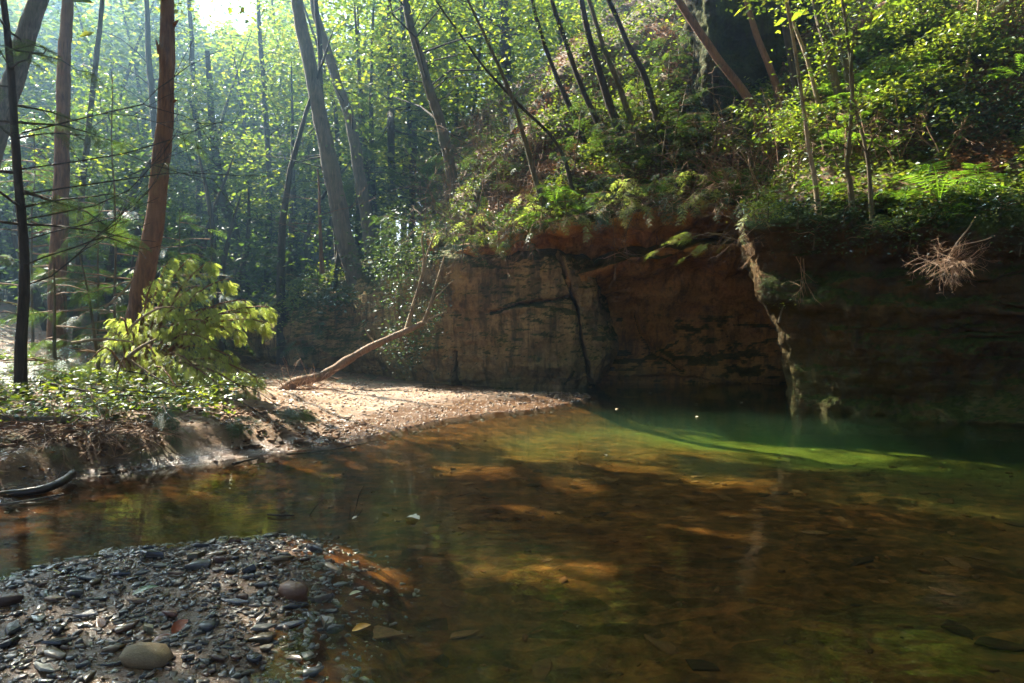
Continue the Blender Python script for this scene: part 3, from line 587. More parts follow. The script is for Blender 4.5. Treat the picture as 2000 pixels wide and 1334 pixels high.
# ------------------------------------------------------------------ the named trees
def tree(name, label, pts, r0, r1, bark, cat='tree', group=None, sides=12, sink=0.25, rough=0.10):
    pts = [np.asarray(q, float) for q in pts]; b = pts[0].copy(); root = thing(name, (b[0], b[1], b[2]), label, cat, group)
    pts[0] = b - np.array([0, 0, sink]); return root, trunk(root, pts, r0, r1, bark, sides, rough)
def Lp(*q): return [at(*p) for p in q]
# left bank
r, T = tree('hemlock_tree', 'tall red-brown hemlock trunk rising behind the bright fallen hemlock on the left bank', [on(262, 735, 10.8)] + Lp((266, 640, 10.8), (276, 560, 10.8), (300, 420, 10.8), (318, 260, 10.8), (326, 120, 10.8), (328, 0, 10.8), (331, -250, 10.8), (336, -700, 10.8), (338, -1150, 10.9)), 0.185, 0.06, M_BARKR)
st = MB()
for (px, py, ex, ey, rr) in ((311, 105, 305, 78, .03), (340, 50, 348, 40, .03), (338, 200, 346, 196, .025), (330, 280, 337, 272, .02)): tube(MB(), np.array([at(px, py, 10.75), at((px + ex) / 2, (py + ey) / 2 - 2, 10.65), at(ex, ey, 10.6)]), [rr, rr * .7, rr * .4], 6).build('branch_stub', M_BARKR, root_trunk[r.name], True)
broad(r, T, 7.4, 14.5, 5.2, 95, 95, 0.16, M_BEECH, 0.62, M_BARKR)
hemlock(r, T, 2.6, 4.6, 1.7, 8, M_HEM, BOUGH, 0.42, M_BARKD, 'lower_boughs', 0.35, None, 0.8)
r, T = tree('hemlock_tree', 'straight brown trunk standing left of the red-brown hemlock, further back', [on(112, 690, 13)] + Lp((113, 560, 13), (118, 430, 13), (124, 260, 13), (128, 120, 13), (132, 0, 13), (136, -300, 13), (140, -800, 13)), 0.17, 0.07, M_BARKR)
broad(r, T, 8.0, 15, 4.6, 75, 90, 0.16, M_BEECH, 0.6)
r, T = tree('leaning_tree', 'thick grey trunk leaning right at the upper left edge of the photo', [on(-120, 640, 12.2)] + Lp((-60, 440, 12.2), (-5, 260, 12.2), (38, 130, 12.2), (75, 0, 12.2), (130, -220, 12.2), (240, -700, 12.3)), 0.23, 0.10, M_BARKG)
broad(r, T, 7.7, 13, 4.6, 75, 90, 0.16, M_MAPLE, 0.6)
r, T = tree('hemlock_tree', 'slim black hemlock with bare lower branches nearest the left edge', [on(44, 705, 8.2)] + Lp((45, 600, 8.2), (42, 470, 8.2), (33, 320, 8.2), (22, 170, 8.2), (6, 0, 8.2), (-10, -180, 8.2)), 0.062, 0.03, M_BARKD, sides=10)
hemlock(r, T, 2.4, 6.2, 2.1, 20, M_HEM, BOUGH, 0.36, M_BARKD, 'crown', 0.15, None, 0.75, False)
mb = MB()
for h, az, L in ((430, 0.1, 1.3), (470, 0.5, 1.1), (520, -0.3, 1.2), (380, 0.3, 1.6), (330, 0.4, 1.7), (560, 0.2, 1.0), (600, 2.9, 0.8), (450, 3.0, 0.8), (260, 0.2, 1.4)):
    twigs(mb, at(42, h, 8.2), (math.cos(az), 0.5 * math.sin(az * 3), 0.25), L, 0.011, 2, 0.42, 2, 0.02)
mb.build('bare_branches', M_BARKD, root_trunk[r.name], kind='stuff')
# the pair of grey trunks in the hazy light and their neighbours
r, T = tree('pine_tree', 'big pale grey trunk leaning left in the hazy light above the dark rock', Lp((699, 545, 17.9), (683, 500, 17.9), (662, 410, 17.9), (638, 290, 17.9), (612, 160, 17.9), (588, 50, 17.9), (570, -60, 17.9), (530, -330, 18), (480, -640, 18.2)), 0.27, 0.10, M_BARKG)
hemlock(r, T, 5.0, 9.5, 3.4, 26, M_HEM, FEATHER, 0.42, M_BARKD, 'lower_boughs', 0.12, (1.8, 4.8), 1.2)
broad(r, T, 10.7, 17, 5.0, 120, 90, 0.17, M_BEECH, 0.65)
r, T = tree('pine_tree', 'second grey trunk curving left just behind the big pale one', Lp((728, 515, 19.8), (715, 420, 19.8), (700, 320, 19.8), (682, 230, 19.8), (655, 150, 19.8), (628, 60, 19.8), (612, -10, 19.8), (590, -250, 19.9), (570, -560, 20)), 0.19, 0.08, M_BARKG)
hemlock(r, T, 5.5, 10, 3.2, 20, M_HEM, FEATHER, 0.42, M_BARKD, 'lower_boughs', 0.12, None, 1.2)
broad(r, T, 11.6, 17, 4.6, 90, 90, 0.17, M_BEECH, 0.65)
r, T = tree('pine_tree', 'thin dark trunk close behind the big pale grey trunk', Lp((665, 545, 18.8), (655, 420, 18.8), (640, 300, 18.8), (628, 180, 18.8), (622, 60, 18.8), (612, -80, 18.8)), 0.11, 0.05, M_BARKD)
hemlock(r, T, 4.5, 10, 2.2, 16, M_HEM, FEATHER, 0.4, M_BARKD, 'crown', 0.15)
r, T = tree('dead_tree', 'slender reddish dead stem left of the hazy grey trunks', Lp((628, 515, 17.5), (627, 450, 17.5), (624, 380, 17.5), (620, 330, 17.5)), 0.05, 0.02, M_BARKR, sides=8)
mb = MB()
for h in (390, 420, 440, 470): twigs(mb, at(626, h, 17.5), (RNG.choice([-1, 1]), 0, 0.15), 0.8, 0.012, 2, 0.5, 2)
mb.build('bare_branches', M_BARKR, root_trunk[r.name], kind='stuff')
r, T = tree('forked_tree', 'dark forked trunk deep in the blue haze right of the red-brown hemlock', Lp((480, 590, 21.5), (470, 520, 21.5), (448, 430, 21.5), (428, 350, 21.5), (418, 270, 21.5), (412, 200, 21.5), (405, 100, 21.5)), 0.22, 0.07, M_BARKD)
mb = MB()
for q in (((430, 372), (398, 290), (370, 190)), ((445, 420), (395, 330), (350, 300))): tube(mb, spline(np.array(Lp(*[(a, b, 21.4) for a, b in q])), 10), np.linspace(0.11, 0.04, 10), 8)
mb.build('fork', M_BARKD, root_trunk[r.name], True)
broad(r, T, 4.5, 9.5, 3.2, 34, 70, 0.15, M_BEECH, 0.5)
r, T = tree('hemlock_tree', 'dark trunk slanting up left above the brown brush, centre of the slope', Lp((905, 430, 18.6), (880, 330, 18.6), (858, 230, 18.6), (832, 150, 18.6), (806, 70, 18.6), (792, -10, 18.6), (770, -200, 18.6), (740, -480, 18.8)), 0.17, 0.07, M_BARKM)
hemlock(r, T, 5, 9, 3.2, 14, M_HEM, FEATHER, 0.42, M_BARKD, 'lower_boughs', 0.12, None, 1.1)
broad(r, T, 6.8, 15, 4.6, 100, 85, 0.15, M_MAPLE, 0.6)
r, T = tree('hemlock_tree', 'broad dark trunk against bright leaves at top centre', [hit(1012, 250, 18)] + Lp((995, 170, 22.5), (988, 110, 22.5), (984, 0, 22.5), (980, -250, 22.5), (975, -480, 22.6)), 0.22, 0.10, M_BARKD)
broad(r, T, 10.5, 18, 4.5, 70, 80, 0.17, M_BEECH, 0.65)
r, T = tree('hemlock_tree', 'narrow straight dark trunk between the grey pair and the slanting trunk', [hit(768, 430, 20)] + Lp((765, 330, 24), (763, 200, 24), (762, 60, 24), (762, -100, 24), (762, -320, 24)), 0.13, 0.06, M_BARKD)
hemlock(r, T, 6, 14, 3.2, 34, M_HEM, FEATHER, 0.45, M_BARKD, 'crown', 0.15, None, 1.1)

# thin trunks of the wooded slope on the right: label, base pixel, course (px, py), depth, radius at base and top, bark
SLOPE_TREES = [
    ('dark sapling trunk leaning left, leftmost of the thin stems above the overhang', [(1078, 425), (1060, 390), (1040, 330), (1022, 260), (985, 150), (930, 40), (890, -60)], 14.0, .075, .02, M_BARKM, 'M'),
    ('thin dark sapling rising left from the ferns above the overhang', [(1128, 372), (1105, 320), (1070, 260), (1000, 190), (930, 110), (870, 30), (820, -50)], 14.6, .045, .015, M_BARKD, 'M'),
    ('slim dark stem right of the yellow-green maple leaves', [(1192, 298), (1160, 225), (1120, 130), (1085, 30), (1065, -40)], 17.0, .075, .04, M_BARKD, 'M'),
    ('slim dark stem crossing behind the yellow-green maple leaves', [(1142, 262), (1105, 190), (1065, 90), (1035, -20)], 18.5, .07, .04, M_BARKD, 'B'),
    ('dark stem leaning left, third in the row above the slope', [(1212, 262), (1180, 170), (1150, 70), (1128, -30)], 17.5, .095, .06, M_BARKD, 'B'),
    ('dark stem leaning left, fourth in the row above the slope', [(1248, 262), (1210, 170), (1175, 80), (1140, -30)], 16.5, .075, .04, M_BARKM, 'M'),
    ('dark stem leaning left just before the mossy rock', [(1300, 270), (1262, 160), (1225, 80), (1170, -40)], 16.0, .08, .045, M_BARKD, 'B'),
    ('stout brown stem leaning far left across the mossy rock', [(1485, 245), (1462, 195), (1400, 110), (1355, 45), (1310, -20), (1250, -110)], 14.0, .095, .07, M_BARKR, 'B'),
    ('brown stem leaning left, right of the stout one', [(1530, 195), (1505, 140), (1478, 70), (1455, -10), (1430, -110)], 14.4, .075, .05, M_BARKR, 'B'),
    ('upright dark stem with pale edge above the hanging brush', [(1560, 190), (1550, 160), (1538, 80), (1522, -10), (1500, -110)], 14.0, .07, .05, M_BARKD, 'M'),
    ('thin sunlit stem beside the upright dark one', [(1610, 230), (1575, 120), (1545, 30), (1530, -30)], 13.2, .04, .025, M_BARKP, 'M'),
    ('mossy stem leaning left above the sunlit ferns', [(1650, 215), (1628, 150), (1605, 60), (1585, -20), (1565, -120)], 12.8, .08, .05, M_BARKM, 'B'),
    ('forked mossy stem beside the fallen log', [(1668, 200), (1650, 110), (1622, 40), (1605, -20)], 12.6, .07, .04, M_BARKM, 'M'),
    ('crooked pale sapling standing at the brink of the rock prow', [(1602, 405), (1592, 350), (1580, 290), (1572, 220), (1556, 120), (1535, 0), (1520, -80)], 10.5, .038, .02, M_BARKP, 'M'),
    ('thin sapling stem at the middle of the prow ledge', [(1668, 400), (1662, 360), (1655, 320), (1662, 240), (1664, 150), (1652, 60), (1640, -30)], 10.3, .04, .02, M_BARKM, 'B'),
    ('forked sapling stem right of the others on the prow ledge', [(1706, 402), (1698, 340), (1688, 280), (1672, 215), (1660, 150), (1668, 60)], 10.25, .03, .018, M_BARKM, 'M'),
    ('pale bowed stem above the dark ivy at upper right', [(1876, 175), (1892, 110), (1905, 50), (1914, -20)], 11.2, .03, .02, M_BARKP, None),
    ('dark stem at the top right corner, left one of two', [(1805, 60), (1797, 20), (1790, -30)], 13.5, .055, .045, M_BARKM, 'B'),
    ('dark stem at the top right corner, right one of two', [(1868, 62), (1853, 20), (1838, -30)], 13.0, .055, .045, M_BARKM, 'B'),
]
for lab, c, Y, r0, r1, bk, fo in SLOPE_TREES:
    b = hit(c[0][0], c[0][1]) if Y > 11 else at(c[0][0], c[0][1], Y); k = b[1]
    pts = [b] + [at(x, y, k) for x, y in c[1:]]
    r, T = tree('sapling_tree' if r0 < 0.06 else 'slender_tree', lab, pts, r0, r1, bk, sides=9)
    if fo: broad(r, T, T[-1, 2] - 2.6 if r0 < .06 else T[-1, 2] - 1.6, T[-1, 2] + 0.1, 1.5, 9 if r0 < 0.06 else 13, 34, 0.085, M_MAPLE if fo == 'M' else M_BEECH, 0.28, bk, 'crown', (-0.5, -0.2, 0.1), 0.15, True, 0.28)
# ------------------------------------------------------------------ far woods: one mass of leaves, too many to count
def woodland(name, n, mat, leaf, per, seed, yr=(23, 58), ur=(-0.85, 0.32), hr=(9, 19)):
    lm = MB(); rg = np.random.default_rng(seed); tk = MB(); made = 0
    while made < n:
        Y = rg.uniform(*yr); u = rg.uniform(*ur); x = u * Y
        if u > 0.14 and Y < 30: continue
        z = hz(x, Y); Hh = rg.uniform(*hr); px = 1000 + FPX * u
        top = CAMZ + (HOR - (60 if 372 < px < 512 else -60)) / FPX * Y
        if z > top - 3: continue
        Hh = min(Hh, top - z); made += 1
        tube(tk, spline(np.array([[x, Y, z - 0.3], [x + rg.normal(0, .5), Y, z + Hh * 0.5], [x + rg.normal(0, .9), Y, z + Hh]]), 8), np.linspace(0.16, 0.012, 8), 5)
        for c in range(int(7 + Hh * 1.6)):
            f = rg.uniform(0.12, 1) ** 0.8; a = rg.uniform(0, 6.283); rr = (0.35 + 2.9 * (1.05 - f)) * rg.uniform(0.3, 1)
            cen = np.array([x + rr * math.cos(a), Y + rr * math.sin(a), z + Hh * f]); k = int(per * rg.uniform(0.6, 1.3))
            P = cen + rg.normal(0, 1, (k, 3)) * np.array([0.85, 0.85, 0.30]); u2 = 1000 + FPX * P[:, 0] / P[:, 1]; v2 = HOR - FPX * (P[:, 2] - CAMZ) / P[:, 1]
            P = P[keep(P) & ~((u2 > 385) & (u2 < 500) & (v2 < 55 + 18 * np.sin(u2 * 0.11)) & (rg.uniform(0, 1, k) < 0.85))]; leafset(P, leaf * (0.6 + Y / 55), 0.8, lm)
    lm.build(name, mat, kind='stuff', label='far wood of sunlit leaves filling the valley behind', cat=None); tk.build(name + '_trunks', M_BARKD, smooth=True, kind='stuff')
woodland('broadleaf_woodland', 84, M_MAPLE, 0.25, 50, 3)
woodland('hemlock_woodland', 48, M_HEM, 0.24, 58, 4)
woodland('beech_woodland', 52, M_BEECH, 0.25, 52, 5)

woodland('hemlock_thicket', 40, M_HEM, 0.17, 52, 6, (17.5, 28), (-0.78, -0.18), (3.5, 9.0))

# unseen woods behind and above the camera, added to shade the stream and gravel
rg = np.random.default_rng(17); lm, tk = MB(), MB()
for x, y in ((-5.5, -4.5), (4.5, -5.0), (9.5, -2.0), (12.0, 3.5), (-9.5, 0.5), (11.5, 0.5), (-8, -3), (14, 6), (-10.5, 6.5), (-9.5, 3.5), (-12.5, 8.5), (-3.0, -6.5), (3.0, -8.0), (8.0, -7.0), (13.0, -1.0), (15.0, 2.0)):
    z = hz(x, y); tp = np.array([x * 0.55, y + 9.5, 11.5]) if (x, y) in ((-3.0, -6.5), (3.0, -8.0), (8.0, -7.0), (13.0, -1.0)) else np.array([x * 0.7, 6.5, 12.0]) if y < -8.5 else np.array([9.5, 6.5, 12.0]) if x > 14.5 else np.array([x * 0.75, y + 2.5, 13.0]) if x > -9 else np.array([x + 0.3, y + 0.5, 11.0]); P = spline(np.array([[x, y, z - 0.3], [x, y + 0.3, z + 4], tp]), 16); tube(tk, P, np.linspace(0.25, 0.08, 16), 9)
    for c in range(60):
        a = rg.uniform(0, 6.283); q = tp + np.array([math.cos(a) * 4.6, math.sin(a) * 4.6, 0]) * math.sqrt(rg.uniform()) + np.array([0, 0, rg.uniform(-4.5, 1.5)])
        L = q + rg.normal(0, 1, (46, 3)) * [0.7, 0.7, 0.3]; leafset(L[keep(L)], 0.37, 0.8, lm); limb_to(tk, P[int(rg.integers(8, 16))], q, 0.03, 0.05)
lm.build('streamside_woods', M_BEECH, kind='stuff', label='unseen leafy woods added to shade the near stream'); tk.build('streamside_woods_trunks', M_BARKD, smooth=True, kind='stuff')

# ------------------------------------------------------------------ things that grow on the slope and the ledges
def fern_mesh(L=0.5, arch=0.5, seed=0):
    rg = np.random.default_rng(seed); n = 15; V = []; F = []; q = 0
    f = lambda y: np.array([0, L * (y - 0.12 * y * y), L * arch * (math.sin(y * 2.2) * 0.75 - 0.55 * y * y)])
    for i in range(n):
        y = 0.14 + 0.86 * i / n; o = f(y); l = 0.30 * L * math.sin(math.pi * (0.16 + 0.84 * (1 - y))) ** 0.8 + 0.02 * L
        for sg in (-1, 1):
            a = sg * (1.15 - 0.25 * y); d = np.array([math.sin(a), math.cos(a), -0.18 - 0.15 * rg.uniform()]); s = np.array([math.cos(a), -math.sin(a), 0]); w = 0.026 * L * (1.2 - 0.5 * y)
            V += [o, o + d * l * 0.35 + s * w, o + d * l, o + d * l * 0.35 - s * w]; F.append([q, q + 1, q + 2, q + 3]); q += 4
    for i in range(6):
        a, b = f(i / 6), f((i + 1) / 6); s = np.array([0.006 * L / 0.5, 0, 0]); V += [a - s, a + s, b + s, b - s]; F.append([q, q + 1, q + 2, q + 3]); q += 4
    return MB().add(np.array(V), np.array(F)).mesh('frond')
FRONDS = [fern_mesh(0.5, 0.55, 1), fern_mesh(0.5, 0.35, 2), fern_mesh(0.5, 0.75, 3)]
def fern(p, size, n, label, mat, group=None, az=None):
    root = thing('fern', p, label, 'fern', group)
    for i in range(n):
        o = bpy.data.objects.new('frond', FRONDS[int(RNG.integers(3))]); COL.objects.link(o); o.parent = root
        if len(o.data.materials) == 0: o.data.materials.append(mat)
        a = (RNG.uniform(*az) if az else i * 2.4 + RNG.uniform(-0.3, 0.3)); s = size / 0.5 * RNG.uniform(0.75, 1.15)
        o.rotation_euler = (RNG.uniform(0.05, 0.55), RNG.uniform(-0.2, 0.2), a); o.scale = (s, s, s); o['kind_of'] = 'frond'; del o['kind_of']
    return root
def bush_hemlock(p, h, rad, nb, label, group=None, mat=None, lean=(0, 0), bs=0.26, tpl=BOUGHS, name='hemlock_sapling', r=0.018, culled=False):
    root = thing(name, p, label, 'sapling', group); b = np.asarray(p, float)
    T = trunk(root, [b - [0, 0, 0.15], b + [lean[0] * 0.4, lean[1] * 0.4, h * 0.5], b + [lean[0], lean[1], h]], r, 0.006, M_BARKM, 6, 0.05, 'stem', 0.12)
    hemlock(root, T, b[2] + 0.12 * h, b[2] + h, rad, nb, mat or M_HEM, tpl, bs, M_TWIG, 'foliage', 0.22, None, 0.9, culled); return root
def bush_leafy(p, h, rad, ncl, label, group=None, mat=None, lean=(0, 0), leaf=0.095, per=34, name='leafy_sapling', spread=0.2, r=0.014, flat=0.3):
    root = thing(name, p, label, 'sapling', group); b = np.asarray(p, float)
    T = trunk(root, [b - [0, 0, 0.15], b + [lean[0] * 0.4, lean[1] * 0.4, h * 0.5], b + [lean[0], lean[1], h]], r, 0.005, M_BARKM, 6, 0.05, 'stem', 0.12)
    broad(root, T, b[2] + 0.25 * h, b[2] + h, rad, ncl, per, leaf, mat or M_BEECH, spread, M_TWIG, 'foliage', None, 0.1, True, flat); return root
def brush(p, L, n_, label, group=None, mat=None, d=(0, 0, 1), fan=0.9, depth=3, r=0.012, grav=-0.03, name='dead_brush', kids=2):
    root = thing(name, p, label, 'dead bush', group); mb = MB()
    for i in range(max(3, int(n_ * 0.7))): twigs(mb, np.asarray(p) + RNG.normal(0, 0.10, 3) * [1, 1, 0.3], np.asarray(d) + fan * RNG.normal(0, 0.6, 3), L * RNG.uniform(0.6, 1.1), r, depth, 0.55, kids, grav)
    mb.build('twigs', mat or M_TWIG, root, kind='stuff'); return root

ORD = ['leftmost', 'second from the left', 'third from the left', 'fourth from the left', 'fifth from the left', 'sixth from the left', 'seventh from the left', 'eighth from the left', 'ninth from the left', 'tenth from the left', 'tenth from the right', 'ninth from the right', 'eighth from the right', 'seventh from the right', 'sixth from the right', 'fifth from the right', 'fourth from the right', 'third from the right', 'second from the right', 'rightmost']
def crowd(pts):
    pts = sorted(pts); n = len(pts); h = (n + 1) // 2
    for i, (px, py) in enumerate(pts): yield px, py, (ORD[i] if i < h else ORD[20 - n + i])
# ferns that can be told apart
fern(at(1835, 392, 9.9), 0.8, 8, 'largest bright fern fanning out on the prow ledge', M_FERN)
fern(at(1905, 388, 9.8), 0.62, 6, 'bright fern at the right end of the prow ledge', M_FERN)
fern(at(1620, 382, 10.6), 0.5, 6, 'pale fern between the sapling stems on the prow ledge', M_FERN)
fern(at(1765, 398, 10.0), 0.45, 6, 'small shaded fern left of the largest fern on the ledge', M_FERN)
fern(at(1850, 430, 9.6), 0.4, 6, 'low fern hanging just under the largest fern', M_FERN)
fern(at(1085, 398, 14.1), 0.62, 9, 'bluish-green fern at the foot of the leftmost leaning sapling', M_FERN)
fern(at(1045, 448, 13.9), 0.6, 9, 'sunlit yellow-green fern hanging over the lip of the overhang', M_FERN)
fern(at(1135, 420, 14.0), 0.5, 7, 'fern hanging from the overhang right of the sunlit one', M_FERN)
fern(at(1990, 150, 11.5), 0.6, 7, 'fern at the right edge above the dark ivy', M_FERN)
for px, py, w in crowd(((1620, 190), (1665, 205), (1700, 165), (1745, 135), (1660, 255), (1720, 215), (1790, 175), (1830, 140), (1600, 235), (1690, 120), (1760, 250), (1850, 95), (1930, 110), (1815, 215), (1745, 85), (1640, 290), (1560, 265), (1505, 300), (1730, 300))):
    fern(hit(px, py) + [0, 0, 0.02], RNG.uniform(0.42, 0.62), 7, 'bright fern in the undergrowth of the right slope, ' + w, M_FERN, 'ferns on the sunlit slope')
# saplings by zone of the slope
def scatter(pts, fn):
    for q in pts: fn(*q)
for px, py, w in crowd(((1120, 330), (1190, 330), (1160, 260), (1235, 310), (1260, 250), (1310, 320), (1330, 260), (1285, 380), (1370, 330), (1400, 270), (1225, 390), (1345, 200), (1300, 170), (1420, 330))):
    bush_hemlock(hit(px, py), RNG.uniform(1.0, 1.7), RNG.uniform(0.8, 1.2), 20, 'green hemlock sapling above the alcove, ' + w, 'hemlock saplings above the alcove', None, RNG.normal(0, 0.25, 2), 0.26)
for px, py, w in crowd(((1270, 140), (1330, 120), (1220, 220), (1180, 215), (1380, 230), (1440, 280), (1500, 250), (1560, 225), (1470, 330), (1240, 180), (1540, 310))):
    bush_leafy(hit(px, py), RNG.uniform(0.8, 1.5), RNG.uniform(0.6, 0.95), 15, 'leafy sapling among the hemlocks above the alcove, ' + w, 'leafy saplings above the alcove', M_BEECH, RNG.normal(0, 0.25, 2))
for px, py, w in crowd(((1600, 150), (1680, 60), (1720, 110), (1780, 110), (1830, 60), (1880, 130), (1570, 60), (1760, 180), (1940, 60), (1700, 250), (1800, 250), (1960, 130), (1640, 40), (1900, 180))):
    bush_leafy(hit(px, py), RNG.uniform(0.6, 1.1), RNG.uniform(0.6, 0.95), 18, 'bright leafy sapling on the upper right slope, ' + w, 'leafy saplings on the upper right slope', M_HERB, RNG.normal(0, 0.2, 2))
for px, py, w in crowd(((855, 420), (900, 390), (950, 410), (930, 350), (990, 380), (890, 460), (960, 455), (1010, 430), (850, 480), (980, 320), (840, 360), (1030, 370))):
    brush(hit(px, py), RNG.uniform(0.8, 1.15), 7, 'bare brown brush above the dark cliff, ' + w + ' of the bunch', 'bare brush above the dark cliff')
for px, py, w in crowd(((860, 400), (920, 370), (970, 430), (870, 470), (1000, 350), (820, 440), (800, 470), (780, 420), (900, 300), (960, 280), (1040, 300))):
    bush_hemlock(hit(px, py), RNG.uniform(0.8, 1.5), RNG.uniform(0.7, 1.1), 12, 'dull hemlock sapling among the bare brush, ' + w, 'hemlock saplings among the bare brush', None, RNG.normal(0, 0.25, 2), 0.28)
for px, py, w in crowd(((1380, 385), (1420, 360), (1450, 400), (1480, 360), (1510, 400), (1400, 410), (1540, 370), (1460, 300), (1350, 400), (1520, 330))):
    brush(hit(px, py), RNG.uniform(0.75, 1.1), 7, 'reddish bare brush above the alcove, ' + w, 'reddish bare brush above the alcove')
for px, py, w in crowd(((1640, 330), (1690, 310), (1740, 330), (1790, 300), (1850, 300), (1600, 300), (1960, 90), (1985, 60), (1925, 90))):
    brush(hit(px, py), RNG.uniform(0.45, 0.7), 6, 'dry grey-brown brush on the right slope, ' + w, 'dry brush on the right slope')
# greenery spilling over the lip of the overhang and of the prow
for i, (px, py, Y) in enumerate(((905, 478, 14.6), (950, 470, 14.4), (1000, 455, 14.1), (1065, 440, 13.9), (1110, 430, 13.9), (1165, 425, 13.9), (1215, 412, 13.9), (1262, 402, 13.9), (1300, 396, 13.9), (1350, 392, 13.9), (1395, 388, 13.9), (1440, 386, 13.8))):
    bush_hemlock(at(px, py, Y), 0.55, RNG.uniform(0.6, 0.85), 14, 'hemlock sprig spilling over the lip of the overhang, ' + (ORD[i] if i < 6 else ORD[8 + i]), 'sprigs along the lip of the overhang', M_HEMB if i % 3 == 0 else M_HEM, (RNG.normal(0, .2), -0.35), 0.24, BOUGHS, 'hanging_sprig', 0.012)
for i, (px, py, Y, h_, rd, nc) in enumerate(((1500, 432, 10.6, .3, .5, 14), (1560, 428, 10.3, .15, .28, 8), (1650, 434, 10.0, .2, .4, 12), (1725, 440, 9.8, .12, .3, 8), (1812, 436, 9.6, .22, .45, 12), (1945, 442, 9.2, .3, .55, 15))):
    bush_leafy(at(px, py, Y), h_, rd, nc, 'dark leafy growth over the brink of the prow, ' + (ORD[i] if i < 3 else ORD[14 + i]), 'leafy growth along the brink of the prow', M_IVY if i % 3 else M_HERB, (RNG.normal(0, .15), -0.15), 0.065, 24, 'brink_plant', 0.15, 0.01, 0.6)
for i, (px, py, Y) in enumerate(((560, 612, 18.6), (600, 592, 18.4), (640, 575, 18.2), (735, 545, 17.2), (580, 640, 18.1), (655, 620, 17.3), (770, 540, 16.6), (830, 520, 16.0))):
    bush_leafy(at(px, py, Y), 0.6, 0.85, 15, 'leafy shrub on the dark rock by the hazy grey trunks, ' + (ORD[i] if i < 4 else ORD[12 + i]), 'shrubs on the dark rock by the grey trunks', M_HOLLY if i % 2 else M_BEECH, (0, -0.1), 0.10, 32, 'leafy_shrub', 0.24, 0.012, 0.55)
for i, (px, py, Y) in enumerate(((930, 470, 14.5), (1030, 446, 14.0), (1090, 428, 13.9), (1190, 415, 13.9), (1240, 405, 13.9), (1325, 394, 13.9), (1380, 390, 13.8), (1425, 388, 13.6), (1460, 395, 13.2), (1500, 400, 12.4))):
    brush(at(px, py, Y), 0.75, 7, 'bare twigs drooping over the rim of the overhang, ' + (ORD[i] if i < 5 else ORD[10 + i]), 'bare twigs along the rim of the overhang', M_TWIG, (-0.25, -0.55, 0.0), 0.8, 2, 0.010, -0.10, 'drooping_twigs', 3)
for i, (px, py, Y, rd) in enumerate(((1590, 470, 10.15, .4), (1690, 478, 9.85, .5), (1775, 470, 9.6, .35), (1985, 480, 9.0, .55))):
    bush_leafy(at(px, py, Y), 0.25, rd, 12, 'dark ivy curtain hanging under the brink of the prow, ' + ['leftmost', 'second from the left', 'second from the right', 'rightmost'][i], 'ivy curtains under the brink of the prow', M_IVY, (0.05, -0.1), 0.06, 30, 'ivy_curtain', 0.14, 0.008, 1.3)
# singular plants
tb = brush(at(1850, 510, 8.9), 0.22, 120, 'ball of dry tangled twigs hanging in the sun before the dark prow', None, M_TWIGP, (0, -0.1, -0.15), 2.4, 2, 0.0035, -0.05, 'tangled_twigs', 2)
tube(MB(), spline(np.array(Lp((1905, 425, 9.6), (1890, 448, 9.25), (1868, 475, 9.0), (1850, 505, 8.9))), 12), np.linspace(0.014, 0.006, 12), 6).build('stem', M_TWIGP, tb, True)
tube(MB(), spline(np.array(Lp((1960, 452, 9.1), (1925, 468, 9.0), (1880, 478, 8.95), (1845, 490, 8.9))), 12), np.linspace(0.010, 0.005, 12), 6).build('stem', M_TWIGP, tb, True)

def spray(p, tips, label, mat, bs=0.3, name='hemlock_branch', r=0.010, n=10, tpl=None, group=None, droop=0.0):
    tpl = tpl or BOUGH
    root = thing(name, p, label, 'branch', group); lm, tw = MB(), MB()
    for e in tips:
        P = limb_to(tw, p, e, r, 0.12, 7, 5); Q = spline(P, 30); s = np.sort(RNG.uniform(0.3, 1.0, n)); q = Q[(s * 29).astype(int)]; dh = unit(np.asarray(e) - p)
        sd = unit(np.cross(dh, [0, 0, 1])) * np.where(np.arange(n) % 2, 1, -1)[:, None]
        lm.add(*inst(tpl[0], tpl[1], q, dh * 0.7 + sd * RNG.uniform(0.2, 0.8, (n, 1)) + np.array([0, 0, 1]) * RNG.uniform(-0.35 - droop, 0.05, (n, 1)), np.array([0, 0, 1]) + 0.25 * RNG.normal(0, 1, (n, 3)), bs * RNG.uniform(0.6, 1.1, n)))
    tw.build('branch', M_TWIGP, root, True); lm.build('needles', mat, root, kind='stuff'); return root
spray(at(1440, 470, 13.0), [at(1275, 492, 12.6), at(1305, 478, 12.7), at(1335, 505, 12.6)], 'sunlit hemlock branch reaching left across the alcove mouth', M_HEMB, 0.30)
spray(at(1400, 400, 13.8), [at(1315, 425, 13.2), at(1330, 405, 13.3)], 'small bright hemlock branch above the alcove mouth', M_HEMB, 0.28)
spray(at(1180, 505, 14.7), [at(1160, 512, 14.4), at(1230, 508, 14.3), at(1260, 500, 14.3)], 'mossy green sprig on the ledge beside the cracked block', M_HEM, 0.22)
RIM = [(900, 478, 14.5), (945, 462, 14.3), (1015, 448, 14.0), (1070, 436, 13.9), (1120, 424, 13.8), (1150, 416, 13.8), (1205, 410, 13.8), (1250, 402, 13.8), (1290, 396, 13.8), (1340, 390, 13.7), (1385, 386, 13.6), (1430, 388, 13.3), (1465, 396, 12.8), (1495, 420, 11.6)]
